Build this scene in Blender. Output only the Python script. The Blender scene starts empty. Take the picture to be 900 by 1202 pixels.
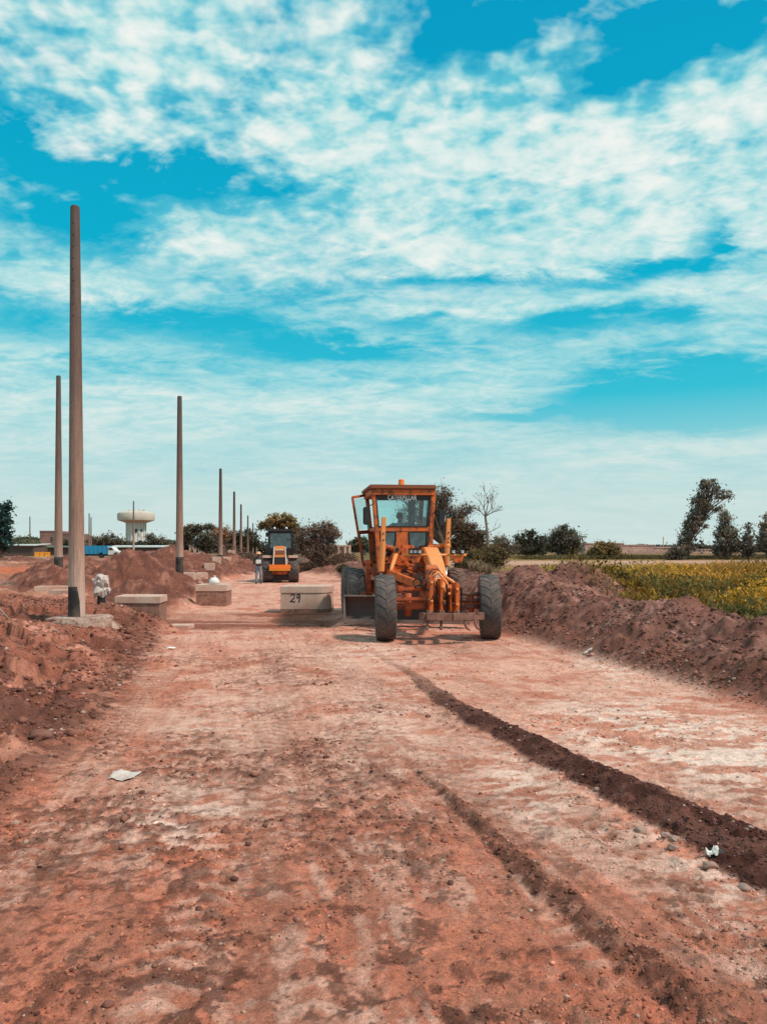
import bpy, bmesh, math, random
import numpy as np
from mathutils import Vector, Matrix
random.seed(7)
RNG = np.random.default_rng(11)
S = bpy.context.scene
COL = S.collection
EYE = 1.9
F = 920.0            # focal length in reference pixels (900 wide)
HZ = 645.0           # horizon row
R = math.radians

# ------------------------------------------------------------------ noise
_T = np.random.default_rng(3).random((256, 256)).astype(np.float64)
def vnoise(x, y, seed=0):
    x = np.asarray(x, float) + seed * 17.37; y = np.asarray(y, float) + seed * 9.71
    xi = np.floor(x).astype(np.int64); yi = np.floor(y).astype(np.int64)
    fx = x - xi; fy = y - yi
    fx = fx * fx * (3 - 2 * fx); fy = fy * fy * (3 - 2 * fy)
    a = _T[xi & 255, yi & 255]; b = _T[(xi + 1) & 255, yi & 255]
    c = _T[xi & 255, (yi + 1) & 255]; d = _T[(xi + 1) & 255, (yi + 1) & 255]
    return (a * (1 - fx) + b * fx) * (1 - fy) + (c * (1 - fx) + d * fx) * fy
def fbm(x, y, f, o=4, seed=0, g=.5):
    s = 0; a = 1; t = 0
    for k in range(o):
        s = s + a * vnoise(x * f + y * f * .31, y * f - x * f * .31, seed + k * 3); t += a; a *= g; f *= 2.03
    return s / t
def sst(a, b, x):
    t = np.clip((x - a) / (b - a), 0, 1); return t * t * (3 - 2 * t)
def gs(x, y, cx, cy, rx, ry=None):
    ry = ry or rx
    return np.exp(-(((x - cx) / rx) ** 2 + ((y - cy) / ry) ** 2))

# ------------------------------------------------------------------ terrain
_lx = ([0, 4, 5.5, 8.5, 12, 16, 19.4, 23, 30, 45, 70, 130, 400], [-2.5, -2.6, -2.75, -2.95, -3.75, -4.6, -5.4, -6.3, -7.0, -9.3, -13.5, -22.5, -60])
_rx = ([0, 17.5, 30, 60, 130, 400], [6.76, 2.66, .6, -4.1, -15, -50])
def xl(y): return np.interp(y, *_lx)
def xr(y): return np.interp(y, *_rx)
def windrow(x, y):                       # the wide dark soil ridge on the right of the road
    c = np.interp(y, [0, 3, 4.66, 5.14, 6.03, 7.13, 8.53, 12.05, 16], [3.6, 2.78, 2.32, 2.22, 1.96, 1.57, 1.05, .39, -.5]) + .03 * np.sin(y * 1.7) + .02 * np.sin(y * 5.1)
    w = np.interp(y, [0, 4.5, 6, 9, 12, 15], [.40, .36, .30, .20, .10, .04])
    a = np.interp(y, [0, 4.5, 8, 11, 13, 15], [1, 1, .8, .45, .2, 0])
    w = w * (.9 + .25 * vnoise(y * 3, y * 0, 5))
    u = (x - c) / w
    return u + np.sign(u) * .40 * (fbm(x, y, 13, 3, 55) - .5) + .16 * (fbm(x, y, 3, 2, 56) - .5), a
def ridge2(x, y):                        # the thin one to its left
    c = 2.2 - .28 * y + .03 * np.sin(y * 2.3)
    w = np.interp(y, [0, 3.2, 4.5, 6.5, 8], [.16, .13, .10, .055, .03])
    a = np.interp(y, [0, 5.5, 6.6, 7.4], [1, .8, .5, 0])
    u = (x - c) / w
    return u + 1.0 * (fbm(x, y, 14, 3, 57) - .5) + .7 * (fbm(x, y, 3.5, 2, 58) - .5), a
def cone(x, y, cx, cy, h, s, k=1.0, rot=0, seed=0):
    c, n = math.cos(rot), math.sin(rot)
    u = (x - cx) * c + (y - cy) * n; v = (-(x - cx) * n + (y - cy) * c) * k
    r = np.sqrt(u * u + v * v + .12)
    r = r * (1 + .35 * (fbm(x, y, .55, 3, seed) - .5))
    return h - s * r
def base_h(x, y):
    dl = xl(y) - x; dr = x - xr(y)
    # left bank
    hl = np.interp(y, [0, 5, 9, 16, 20, 24, 30, 45, 90, 400], [.28, .34, .5, .62, .66, .42, .40, .5, .6, .7])
    h = hl * sst(-.15, 2.0 + .02 * y, dl)
    h = h + .35 * sst(2.5, 7, dl) * np.interp(y, [0, 9, 16, 22, 26], [.6, 1, .8, .3, 0])
    # right berm, crop field, rising land behind
    hb = np.interp(y, [0, 9, 11.8, 17, 21, 24.5, 35, 60, 120], [.55, .60, .76, .90, 1.36, 1.0, .85, .8, .6])
    crest = 1.75 + .3 * (vnoise(y * .5, y * 0, 4) - .5)
    crest = crest + .5 * (fbm(x, y, .45, 2, 7) - .5); dr_ = dr + .45 * (fbm(x, y, .9, 3, 8) - .5) * sst(0, .5, dr)
    bm = np.where(dr_ < crest, sst(-.2, crest, dr_) ** .85, 1 - sst(crest + .2, crest + 2.6, dr))
    fld = np.interp(y, [0, 15, 22, 40, 55, 100, 400], [.15, .22, .33, .55, 1.0, 1.05, 1.0])
    fl = fld * sst(crest, crest + 2.4, dr)
    h = h + np.maximum(hb * bm * sst(0, .01, dr + .2), fl)
    return h, dl, dr
def height(x, y, fine=True):
    x = np.asarray(x, float); y = np.asarray(y, float)
    h, dl, dr = base_h(x, y)
    p = h
    for (cx, cy, hh, s, k, rot, sd) in PILES:
        p = np.maximum(p, cone(x, y, cx, cy, hh, s, k, rot, sd))
    piled = sst(.02, .25, p - h)
    h = p
    near = 1 / (1 + (y / 40.) ** 2)
    m = np.clip(sst(-.1, .7, dl) + sst(-.2, .6, dr) * (1 - sst(3.5, 5, dr)) + piled, 0, 1)     # loose-soil mask
    far = sst(60, 140, y)
    h = h + m * (1 - far) * ((fbm(x, y, .8, 3, 21) - .5) * .40 + (np.abs(fbm(x, y, 2.2, 3, 22) - .5)) * .22
                 + (fbm(x, y, 6.5, 3, 23) - .5) * .15 + (fbm(x, y, 18, 3, 24) - .5) * .05 * near)
    h = h + piled * (1 - far) * ((np.abs(fbm(x, y, 1.6, 4, 26) - .5)) * .45 + (fbm(x, y, 4.5, 3, 27) - .5) * .18 - .06)
    h = h + sst(.1, .8, dr) * (1 - sst(3, 4.5, dr)) * (1 - far) * ((fbm(x, y, .55, 3, 28) - .5) * .42 + np.abs(fbm(x, y, 1.5, 4, 29) - .5) * .30 - .05)
    # eroded terrace edges on the left bank
    pl = np.clip(1.4 * gs(x, y, -6.2, 15.8, .85, .7), 0, 1); h = h * (1 - pl) + .36 * pl
    tz = fbm(x, y, .7, 4, 31)
    h = h - .20 * sst(.50, .525, tz) * sst(.3, 1.0, dl) * (1 - sst(20, 28, y))
    # road: faint ruts, trench band across at 20-23 m
    road = (1 - sst(-.3, .3, dl)) * (1 - sst(-.3, .3, dr))
    s = x + .19 * y
    h = h + road * ((fbm(x, y, .5, 3, 41) - .5) * .07 + (fbm(s * 5, y * .5, 1.0, 3, 43) - .5) * .022 + (fbm(x, y, 9, 3, 44) - .5) * .016 + (fbm(x, y, 28, 2, 45) - .5) * .012)
    h = h - .16 * sst(18.9, 19.9, y) * (1 - sst(22.0, 23.2, y)) * sst(.1, .6, -.9 - x) * sst(-12, -7, x)
    for (a_, k_, w_, on) in TRACKS:
        v = (x - (a_ + k_ * y + .05 * np.sin(y * .6 + a_))) / w_
        m_ = np.exp(-v ** 6) * road * sst(.42, .55, fbm(x, y, .7, 2, int(on))) * sst(17, 12, y)
        h = h + m_ * (.007 * sst(-.2, .5, np.sin(2 * math.pi * (y / .17) + np.abs(v) * 3.2)) - .006)
    u, a = windrow(x, y)
    prof = np.clip(1 - np.abs(u), 0, 1) ** .8
    h = h + a * .085 * prof * (.55 + .5 * fbm(x, y, 9, 2, 51) + .5 * fbm(x, y, 2, 2, 59)) + a * .04 * (np.abs(u) < 1.0) * 1.3 * (fbm(x, y, 22, 3, 52) - .4) * (1 - np.abs(u)).clip(0, 1)
    u, a = ridge2(x, y)
    h = h + a * .045 * np.clip(1 - np.abs(u), 0, 1) * (.1 + 1.7 * fbm(x, y, 16, 3, 53)) - a * .02 * np.exp(-((u + 1.3) / .5) ** 2)
    # compacted cracked crust / spill clods on the road
    cl = road * sst(.54, .66, fbm(x, y, .9, 3, 61)) * np.interp(y, [0, 14, 20], [1, .8, .3])
    h = h + cl * .020 * sst(.50, .62, fbm(x, y, 11, 3, 62)) + road * .012 * sst(.60, .68, fbm(x, y, 16, 2, 64)) * sst(.45, .55, fbm(x, y, 1.7, 3, 65)) * np.interp(y, [0, 12, 16], [1, .8, 0])
    return h
TRACKS = [(-.55, -.10, .17, 201), (1.05, -.13, .17, 202), (-1.55, -.145, .16, 203), (.20, -.16, .15, 204), (3.9, -.23, .17, 205), (-.9, -.03, .16, 206), (3.0, -.28, .13, 207), (1.8, -.20, .16, 208)]
PILES = [  # cx, cy, peak height, slope, squash, rotation, seed
    (-9.45, 30, 2.15, .66, 1, 0, 1), (-11.4, 27.5, 1.35, .5, 1, 0, 2), (-8.3, 26.4, 1.15, .55, 1, .4, 3),
    (-14.0, 52, 2.35, .5, .8, 0, 4), (-14.6, 45, 1.45, .5, .9, 0, 5), 
    (-14.0, 34.5, 1.65, .42, 1, .3, 7), (-6.75, 19.1, .74, .40, 1, .3, 20), (-12.8, 21.0, .95, .33, .9, 0, 8),
    (-13.4, 58, 1.75, .42, .7, 0, 9), (-17.5, 66, 2.1, .4, .7, 0, 10), (-13.2, 66, 1.75, .40, .9, 0, 12),
    (-6.9, 16.9, .88, .42, 1, 0, 13), (-24, 60, 1.5, .3, .6, 0, 14), (-37, 80, 1.3, .22, .6, 0, 15),
    (-27, 92, 1.9, .25, .5, 0, 16), (-2.2, 62, 1.1, .25, .6, 0, 17), (.5, 58, 1.4, .3, .6, 0, 18),
    (5.2, 21.4, 1.6, .55, .6, 0, 19),
]
def hz(x, y): return float(height(np.array([x]), np.array([y]))[0])
def at(px, py, Y): return Vector(((px - 450) / F * Y, Y, EYE + (HZ - py) / F * Y))

# ------------------------------------------------------------------ object helpers
def tag(o, label=None, cat=None, group=None, kind=None):
    if label: o['label'] = label
    if cat: o['category'] = cat
    if group: o['group'] = group
    if kind: o['kind'] = kind
    return o
def empty(name, loc=(0, 0, 0), rz=0, **k):
    o = bpy.data.objects.new(name, None); COL.objects.link(o)
    o.location = loc; o.rotation_euler = (0, 0, rz); o.empty_display_size = .3
    return tag(o, **k)
def link_mesh(name, me, mat=None, parent=None, smooth=False, **k):
    if mat is not None and not me.materials: me.materials.append(mat)
    if smooth: me.shade_smooth()
    o = bpy.data.objects.new(name, me); COL.objects.link(o)
    if parent is not None: o.parent = parent
    return tag(o, **k)
def copy_tree(o, parent=None):
    c = o.copy(); COL.objects.link(c); c.parent = parent
    if parent is not None: c.matrix_parent_inverse = Matrix()
    for ch in [x for x in COL.objects if x.parent == o]: copy_tree(ch, c)
    return c
def np_mesh(name, V, Fc, cols=None, fsize=4):
    me = bpy.data.meshes.new(name)
    V = np.ascontiguousarray(V, np.float32); Fc = np.ascontiguousarray(Fc, np.int32)
    me.vertices.add(len(V)); me.vertices.foreach_set('co', V.ravel())
    n = len(Fc); me.loops.add(n * fsize); me.loops.foreach_set('vertex_index', Fc.ravel())
    me.polygons.add(n); me.polygons.foreach_set('loop_start', np.arange(0, n * fsize, fsize, dtype=np.int32))
    me.polygons.foreach_set('loop_total', np.full(n, fsize, np.int32))
    if cols is not None:
        a = me.color_attributes.new('Col', 'FLOAT_COLOR', 'POINT')
        c = np.ones((len(V), 4), np.float32); c[:, :3] = cols
        a.data.foreach_set('color', c.ravel())
    me.update(calc_edges=True); me.validate()
    return me
class MB:
    def __init__(s): s.v = []; s.f = []
    def add(s, vs, fs):
        b = len(s.v); s.v += [tuple(v) for v in vs]; s.f += [tuple(b + i for i in f) for f in fs]; return s
    def hexa(s, p):      # 8 points: bottom 4 ccw, top 4 ccw
        return s.add(p, [(3, 2, 1, 0), (4, 5, 6, 7), (0, 1, 5, 4), (1, 2, 6, 5), (2, 3, 7, 6), (3, 0, 4, 7)])
    def box(s, c, d, rz=0):
        x, y, z = d[0] / 2, d[1] / 2, d[2] / 2; C, N = math.cos(rz), math.sin(rz)
        q = [(-x, -y), (x, -y), (x, y), (-x, y)]
        return s.hexa([(c[0] + a * C - b * N, c[1] + a * N + b * C, c[2] - z) for a, b in q] + [(c[0] + a * C - b * N, c[1] + a * N + b * C, c[2] + z) for a, b in q])
    def box2(s, a, b):   # two corners
        return s.box([(a[i] + b[i]) / 2 for i in range(3)], [abs(a[i] - b[i]) for i in range(3)])
    def beam(s, a, b, w, t, up=(0, 0, 1), w2=None, t2=None):
        a = Vector(a); b = Vector(b); d = (b - a).normalized(); u = Vector(up)
        if abs(d.dot(u)) > .97: u = Vector((0, 1, 0))
        x = d.cross(u).normalized(); z = x.cross(d).normalized()
        w2 = w if w2 is None else w2; t2 = t if t2 is None else t2
        q = [(-1, -1), (1, -1), (1, 1), (-1, 1)]
        return s.hexa([a + x * (i * w / 2) + z * (j * t / 2) for i, j in q] + [b + x * (i * w2 / 2) + z * (j * t2 / 2) for i, j in q])
    def tube(s, pts, r, n=8, cap=True):
        pts = [Vector(p) for p in pts]; k = len(pts)
        rs = r if isinstance(r, (list, tuple)) else [r] * k
        rings = []; prev = None
        for i, p in enumerate(pts):
            d = (pts[min(i + 1, k - 1)] - pts[max(i - 1, 0)]).normalized()
            if prev is None:
                u = Vector((0, 0, 1)) if abs(d.z) < .9 else Vector((1, 0, 0))
                x = d.cross(u).normalized()
            else:
                x = (prev - d * prev.dot(d)).normalized()
            prev = x; y = d.cross(x)
            rings.append([p + (x * math.cos(2 * math.pi * j / n) + y * math.sin(2 * math.pi * j / n)) * rs[i] for j in range(n)])
        vs = [v for g in rings for v in g]; fs = []
        for i in range(k - 1):
            for j in range(n):
                fs.append((i * n + j, i * n + (j + 1) % n, (i + 1) * n + (j + 1) % n, (i + 1) * n + j))
        if cap: fs += [tuple(range(n - 1, -1, -1)), tuple((k - 1) * n + j for j in range(n))]
        return s.add(vs, fs)
    def lathe(s, prof, n=32, M=None):   # prof (r,h) about local Z, M matrix
        M = M or Matrix(); vs = []; fs = []; k = len(prof)
        for i in range(n):
            a = 2 * math.pi * i / n
            for r, h in prof: vs.append(M @ Vector((r * math.cos(a), r * math.sin(a), h)))
        for i in range(n):
            for j in range(k - 1):
                fs.append((i * k + j, ((i + 1) % n) * k + j, ((i + 1) % n) * k + j + 1, i * k + j + 1))
        return s.add(vs, fs)
    def prism(s, poly, d):              # planar polygon (list of 3D points) extruded by vector d
        d = Vector(d); n = len(poly); a = [Vector(p) for p in poly]; b = [p + d for p in a]
        return s.add(a + b, [tuple(range(n - 1, -1, -1)), tuple(range(n, 2 * n))] + [(i, (i + 1) % n, n + (i + 1) % n, n + i) for i in range(n)])
    def ball(s, c, r, n=10, m=7):
        if not isinstance(r, (tuple, list)): r = (r, r, r)
        return s.lathe([(max(1e-4, math.sin(math.pi * j / m)), -math.cos(math.pi * j / m)) for j in range(m + 1)], n,
                       Matrix.Translation(c) @ Matrix.Diagonal((r[0], r[1], r[2], 1)))
    def mesh(s, name, bevel=0, seg=2):
        me = bpy.data.meshes.new(name); me.from_pydata([tuple(v) for v in s.v], [], s.f)
        bm = bmesh.new(); bm.from_mesh(me)
        bmesh.ops.remove_doubles(bm, verts=bm.verts, dist=1e-5)
        bmesh.ops.recalc_face_normals(bm, faces=bm.faces)
        if bevel: bmesh.ops.bevel(bm, geom=[e for e in bm.edges if len(e.link_faces) == 2 and e.calc_face_angle(0) > .6], offset=bevel, segments=seg, affect='EDGES', clamp_overlap=True)
        bm.to_mesh(me); bm.free(); return me
    def build(s, name, mat, parent=None, bevel=0, smooth=False, auto=False, **k):
        me = s.mesh(name, bevel)
        if auto:
            me.shade_smooth(); me.set_sharp_from_angle(angle=R(35))
        return link_mesh(name, me, mat, parent, smooth, **k)

# ------------------------------------------------------------------ materials
class NT:
    def __init__(s, tree): s.t = tree
    def n(s, kind, **k):
        x = s.t.nodes.new(kind)
        for a, b in k.items():
            if a.startswith('i_'): x.inputs[a[2:].replace('_', ' ')].default_value = b
            else: setattr(x, a, b)
        return x
    def l(s, a, b): s.t.links.new(a, b)
    def m(s, op, a, b=None, c=None, clamp=False):
        x = s.t.nodes.new('ShaderNodeMath'); x.operation = op; x.use_clamp = clamp
        for i, v in enumerate((a, b, c)):
            if v is None: continue
            if isinstance(v, (int, float)): x.inputs[i].default_value = v
            else: s.l(v, x.inputs[i])
        return x.outputs[0]
    def mix(s, f, a, b, mode='MIX'):
        x = s.t.nodes.new('ShaderNodeMix'); x.data_type = 'RGBA'; x.blend_type = mode
        for k, v in (('Factor', f), ('A', a), ('B', b)):
            i = [q for q in x.inputs if q.name == k and (k == 'Factor' and q.type == 'VALUE' or q.type == 'RGBA')][0]
            if isinstance(v, (int, float)): i.default_value = v
            elif isinstance(v, (tuple, list)): i.default_value = (*v[:3], 1)
            else: s.l(v, i)
        return [q for q in x.outputs if q.type == 'RGBA'][0]
    def ramp(s, fac, stops, interp='LINEAR'):
        x = s.t.nodes.new('ShaderNodeValToRGB'); x.color_ramp.interpolation = interp; e = x.color_ramp.elements
        while len(e) < len(stops): e.new(.5)
        for q, (p, c) in zip(e, stops):
            q.position = p; q.color = (*c, 1) if isinstance(c, (tuple, list)) else (c, c, c, 1)
        s.l(fac, x.inputs[0]); return x.outputs[0]
    def noise(s, vec, scale, detail=4, rough=.55, dist=0):
        x = s.t.nodes.new('ShaderNodeTexNoise'); x.inputs['Scale'].default_value = scale; x.inputs['Detail'].default_value = detail
        x.inputs['Roughness'].default_value = rough; x.inputs['Distortion'].default_value = dist
        if vec is not None: s.l(vec, x.inputs['Vector'])
        return x.outputs['Fac']
def new_mat(name):
    m = bpy.data.materials.new(name); m.use_nodes = True; t = m.node_tree
    b = t.nodes['Principled BSDF']; return m, NT(t), b
def paint(name, col, dirt=(.20, .09, .055), amt=.45, rough=.45, scale=3.0, metal=0, bump=.2, dark=None, fine=22):
    """a painted or cast surface: large dust patches, fine grime, chips"""
    m, N, b = new_mat(name)
    tc = N.n('ShaderNodeTexCoord').outputs['Object']
    n1 = N.noise(tc, scale, 6, .65); n2 = N.noise(tc, fine, 4, .6)
    c = N.mix(N.ramp(n2, [(.35, 0), (.75, .35)]), col, tuple(x * .62 for x in col))
    c = N.mix(N.m('MULTIPLY', N.ramp(n1, [(.42, 0), (.66, 1.0)]), amt), c, dirt)
    if dark:
        c = N.mix(N.m('MULTIPLY', N.ramp(N.noise(tc, scale * 2.3, 5, .7), [(.50, 0), (.62, 1)]), .85), c, dark)
    N.l(c, b.inputs['Base Color'])
    N.l(N.ramp(n1, [(.3, rough), (.7, min(1, rough + .35))]), b.inputs['Roughness'])
    b.inputs['Metallic'].default_value = metal
    bp = N.n('ShaderNodeBump', i_Strength=bump, i_Distance=.01); N.l(n2, bp.inputs['Height']); N.l(bp.outputs[0], b.inputs['Normal'])
    return m
def attr_mat(name, rough=.9, sc=40, bump=.3, dist=.01, vary=.35, transl=0, spec=.2):
    m, N, b = new_mat(name)
    at_ = N.n('ShaderNodeAttribute', attribute_name='Col').outputs['Color']
    tc = N.n('ShaderNodeTexCoord').outputs['Object']
    n = N.noise(tc, sc, 5, .65)
    c = N.mix(1.0, at_, N.ramp(n, [(.25, 1 - vary), (.75, 1 + vary)]), 'MULTIPLY')
    N.l(c, b.inputs['Base Color']); b.inputs['Roughness'].default_value = rough
    b.inputs['Specular IOR Level'].default_value = spec
    if bump:
        bp = N.n('ShaderNodeBump', i_Strength=bump, i_Distance=dist); N.l(n, bp.inputs['Height']); N.l(bp.outputs[0], b.inputs['Normal'])
    if transl:
        tr = N.n('ShaderNodeBsdfTranslucent'); N.l(c, tr.inputs['Color'])
        mx = N.n('ShaderNodeMixShader'); mx.inputs[0].default_value = transl
        N.l(b.outputs[0], mx.inputs[1]); N.l(tr.outputs[0], mx.inputs[2])
        N.l(mx.outputs[0], m.node_tree.nodes['Material Output'].inputs['Surface'])
    return m
def glass_mat(name, tint, gloss=.12, rough=.05):
    m, N, b = new_mat(name); t = m.node_tree; t.nodes.remove(b)
    tr = N.n('ShaderNodeBsdfTransparent'); tr.inputs[0].default_value = (*tint, 1)
    gl = N.n('ShaderNodeBsdfGlossy'); gl.inputs['Roughness'].default_value = rough; gl.inputs[0].default_value = (.9, .95, 1, 1)
    lw = N.n('ShaderNodeLayerWeight'); lw.inputs[0].default_value = .5
    fr = N.m('MULTIPLY_ADD', N.m('POWER', lw.outputs['Facing'], 4.0), .7, .035)
    tc = N.n('ShaderNodeTexCoord').outputs['Object']
    f = N.m('ADD', N.m('MULTIPLY', N.noise(tc, 5, 3), gloss), fr, clamp=True)
    mx = N.n('ShaderNodeMixShader'); N.l(f, mx.inputs[0]); N.l(tr.outputs[0], mx.inputs[1]); N.l(gl.outputs[0], mx.inputs[2])
    N.l(mx.outputs[0], t.nodes['Material Output'].inputs['Surface'])
    return m
def lin(r, g, b):
    f = lambda c: (c / 255 / 12.92) if c / 255 <= .04045 else ((c / 255 + .055) / 1.055) ** 2.4
    return (f(r), f(g), f(b))

M = {}
M['orange'] = paint('orange_paint', (.72, .135, .016), amt=.28, rough=.42, scale=2.2, dark=(.10, .035, .02))
M['orange_light'] = paint('sunfaded_orange_paint', (.90, .30, .085), amt=.14, rough=.4, scale=3)
M['orange_dull'] = paint('dusty_orange_paint', (.50, .085, .018), amt=.45, rough=.6, scale=2.5, dark=(.06, .025, .018))
M['cab_roof'] = paint('faded_roof_paint', (.27, .075, .032), amt=.5, rough=.7)
M['rust'] = paint('rusty_steel', (.17, .075, .055), dirt=(.30, .15, .11), amt=.8, rough=.8, scale=6)
M['blade'] = paint('worn_blade_steel', (.085, .06, .055), dirt=(.16, .085, .07), amt=.7, rough=.65, scale=5, metal=.2)
M['edge_steel'] = paint('polished_edge_steel', (.32, .25, .23), dirt=(.24, .13, .10), amt=.6, rough=.45, metal=.5)
M['black'] = paint('black_rubber_and_plastic', (.014, .014, .016), dirt=(.07, .045, .038), amt=.35, rough=.5)
M['black_frame'] = paint('black_cab_frame', (.008, .010, .012), dirt=(.04, .03, .026), amt=.3, rough=.4)
M['tyre'] = paint('dusty_tyre_rubber', (.070, .060, .060), dirt=(.20, .13, .11), amt=.65, rough=.85, scale=3.5, bump=.5)
M['tyre_dusty'] = paint('dusty_grey_tyre_rubber', (.13, .10, .095), dirt=(.28, .18, .15), amt=.7, rough=.9, scale=4, bump=.5)
M['tyre_dirt'] = paint('mud_caked_tyre_rubber', (.12, .065, .052), dirt=(.26, .13, .10), amt=.75, rough=.95, scale=5, bump=.6)
M['chrome'] = paint('polished_rod', (.6, .58, .55), amt=.2, rough=.2, metal=.9)
M['lamp'] = paint('lamp_lens', (.75, .75, .78), amt=.1, rough=.15)
M['beacon'] = paint('amber_beacon', (.95, .20, .02), amt=.05, rough=.2)
M['white'] = paint('white_paint', (.72, .70, .68), dirt=(.4, .25, .2), amt=.3, rough=.5)
M['letter'] = paint('pale_lettering', (.78, .78, .76), amt=.1, rough=.6)
M['decal'] = paint('dark_visor_band', (.016, .014, .014), amt=.12, rough=.35)
M['glass'] = glass_mat('clear_cab_glass', (.84, .95, .95), .04)
M['glass_dark'] = glass_mat('tinted_cab_glass', (.30, .40, .37), .2)
M['pane'] = paint('dark_window_pane', (.03, .04, .045), amt=.15, rough=.15)
M['concrete'] = paint('dusty_cast_concrete', (.63, .42, .34), dirt=(.50, .24, .17), amt=.7, rough=.9, scale=2.2, bump=.5)
M['concrete_base'] = paint('mud_stained_concrete', (.36, .18, .13), dirt=(.24, .09, .06), amt=.8, rough=.95, scale=3.2, bump=.6, dark=(.13, .07, .055))
M['skin'] = paint('skin', (.13, .06, .042), amt=.1, rough=.6)
M['cloth_dark'] = paint('dark_cloth', (.035, .035, .045), amt=.3, rough=.9)
M['cloth_grey'] = paint('grey_cloth', (.30, .31, .33), amt=.3, rough=.9)
M['denim'] = paint('washed_denim', (.17, .21, .26), amt=.3, rough=.9)
M['hair'] = paint('dark_hair', (.012, .01, .01), amt=.1, rough=.7)
# ------------------------------------------------------------------ ground sheet
def ground_color(x, y, h):
    hb, dl, dr = base_h(x, y)
    n1 = fbm(x, y, .35, 4, 71); n2 = fbm(x, y, 1.6, 4, 72); n3 = fbm(x, y, 7, 4, 73); n4 = fbm(x, y, 26, 2, 74); n5 = (fbm(x, y, 34, 3, 274) - .5) * .55; n6 = (fbm(x, y, 13, 4, 275) - .5) * .5
    s = x + .19 * y + .30 * (fbm(x, y, .8, 3, 171) - .5) + .05 * fbm(x, y, 6, 2, 172)
    st = fbm(s * 4.2, y * .35, 1, 4, 75); st2 = .55 * fbm(s * 15 + .2 * y, y * 1.4, 1, 4, 76) + .45 * fbm(x, y, 5, 4, 176)
    C = lambda c: np.array(c)[None, :]
    road = np.array((.60, .250, .178)); red = np.array((.50, .160, .098)); pale = np.array((.76, .46, .375)); dark = np.array((.13, .050, .035)); brown = np.array((.30, .125, .088))
    def mx(a, b, f): return a * (1 - f[:, None]) + b * f[:, None]
    c = np.repeat(road[None], len(x), 0)
    c = mx(c, red, sst(.42, .62, n1) * .6 * np.ones_like(x))
    c = mx(c, red, .65 * sst(6.5, 3.2, y + .5 * x + 1.5 * (n2 - .5)))                    # warmer, damper soil nearest
    c = mx(c, brown, .45 * sst(.52, .60, st + n5 * .5 + n6 * .4) * sst(14, 4, y))
    c = mx(c, brown, .42 * sst(.55, .63, n2 + n5 * .6 + n6 * .4))
    c = mx(c, pale, .45 * sst(.50, .60, st2 + n5 * .4) * sst(.42, .58, n2))
    c = mx(c, np.array((.72, .38, .295)), .85 * sst(5.5, 11, y) * sst(.36, .56, n2))
    for (a_, k_, w_, on) in TRACKS:
        v = (x - (a_ + k_ * y + .05 * np.sin(y * .6 + a_))) / w_
        m_ = np.exp(-v ** 6) * sst(.42, .55, fbm(x, y, .7, 2, int(on))) * sst(17, 12, y)
        c = mx(c, brown * 1.15, m_ * .38); c = mx(c, pale, m_ * .40 * sst(-.2, .5, np.sin(2 * math.pi * (y / .17) + np.abs(v) * 3.2)))
        c = mx(c, brown, .35 * np.exp(-((np.abs(v) - 1.12) / .10) ** 2) * sst(.42, .55, fbm(x, y, .7, 2, int(on))))
    road_m = (1 - sst(-.2, .3, dl)) * (1 - sst(-.2, .3, dr))
    # chalky crust: right side of the road and the middle band
    ch = gs(x, y, 2.6, 8.2, 1.0, 2.2) + .9 * gs(x, y, 3.6, 7.2, .9, 1.5) + .8 * gs(x, y, 3.6, 12.4, .5, 2.6) + .6 * gs(x, y, 1.9, 4.5, .5, 1.2) + .5 * gs(x, y, .1, 8.5, .8, 3) \
        + .62 * gs(x, y, -1.35, 5.5, .5, .9) + .6 * gs(x, y, -.3, 14.5, 1.3, 2.0) + .7 * gs(x, y, 1.1, 6.2, .35, 1.1) + .35 * gs(x, y, 4.2, 9.4, .3, 2) + .5 * gs(x, y, -1.8, 9, .8, 3)
    stc = .5 * fbm(x * 1.3, y * 3.4, 1.5, 5, 77) + .5 * fbm(x * 1.2, y * 2.2, 6, 4, 178)
    c = mx(c, pale, np.clip(.95 * ch, 0, 1) * sst(.455, .52, stc * .85 + n3 * .15) * road_m)
    c = mx(c, np.array((.84, .62, .54)), np.clip(ch - .2, 0, 1) * sst(.50, .56, stc) * road_m)
    # damp clod patches
    cl = sst(.54, .66, fbm(x, y, .9, 3, 61)) * sst(.50, .62, fbm(x, y, 11, 3, 62))
    fc_ = sst(.57, .63, fbm(x, y, 19, 3, 162)) * sst(.42, .60, fbm(x, y, 1.7, 3, 65)) * np.interp(y, [0, 10, 15], [1, .7, 0])
    c = mx(c, dark, .72 * fc_ * road_m * sst(1.2, -.6, x - .1 * (y - 5)))
    ls = .5 * fbm((x + .22 * y) * 9, y * .55, 1, 4, 191) + .5 * fbm((x + .22 * y) * 24, y * 1.5, 1, 3, 192)
    c = mx(c, brown, .34 * sst(.52, .66, ls) * sst(.40, .62, fbm(x, y, .45, 3, 193)) * road_m); c = mx(c, pale, .22 * sst(.48, .38, ls) * sst(.40, .6, fbm(x, y, .5, 3, 194)) * road_m)
    c = mx(c, dark, .75 * cl * road_m * sst(1.8, -.2, x) * np.interp(y, [0, 14, 20], [1, .6, .2]))
    c = mx(c, dark, .80 * sst(.60, .66, n3 + n5 * .7) * sst(.44, .56, n2 + n6 * .4) * sst(9, 3, y))
    # trench band of damp soil behind the boxes
    c = mx(c, np.array((.24, .075, .048)), .9 * sst(18.6, 19.4, y + .4 * n2) * (1 - sst(22.8, 24.0, y)) * (1 - sst(-1.7, -.8, x)) * (.45 + .55 * sst(.4, .5, fbm(x * .3, y * 2, 1.2, 3, 78))))
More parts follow.
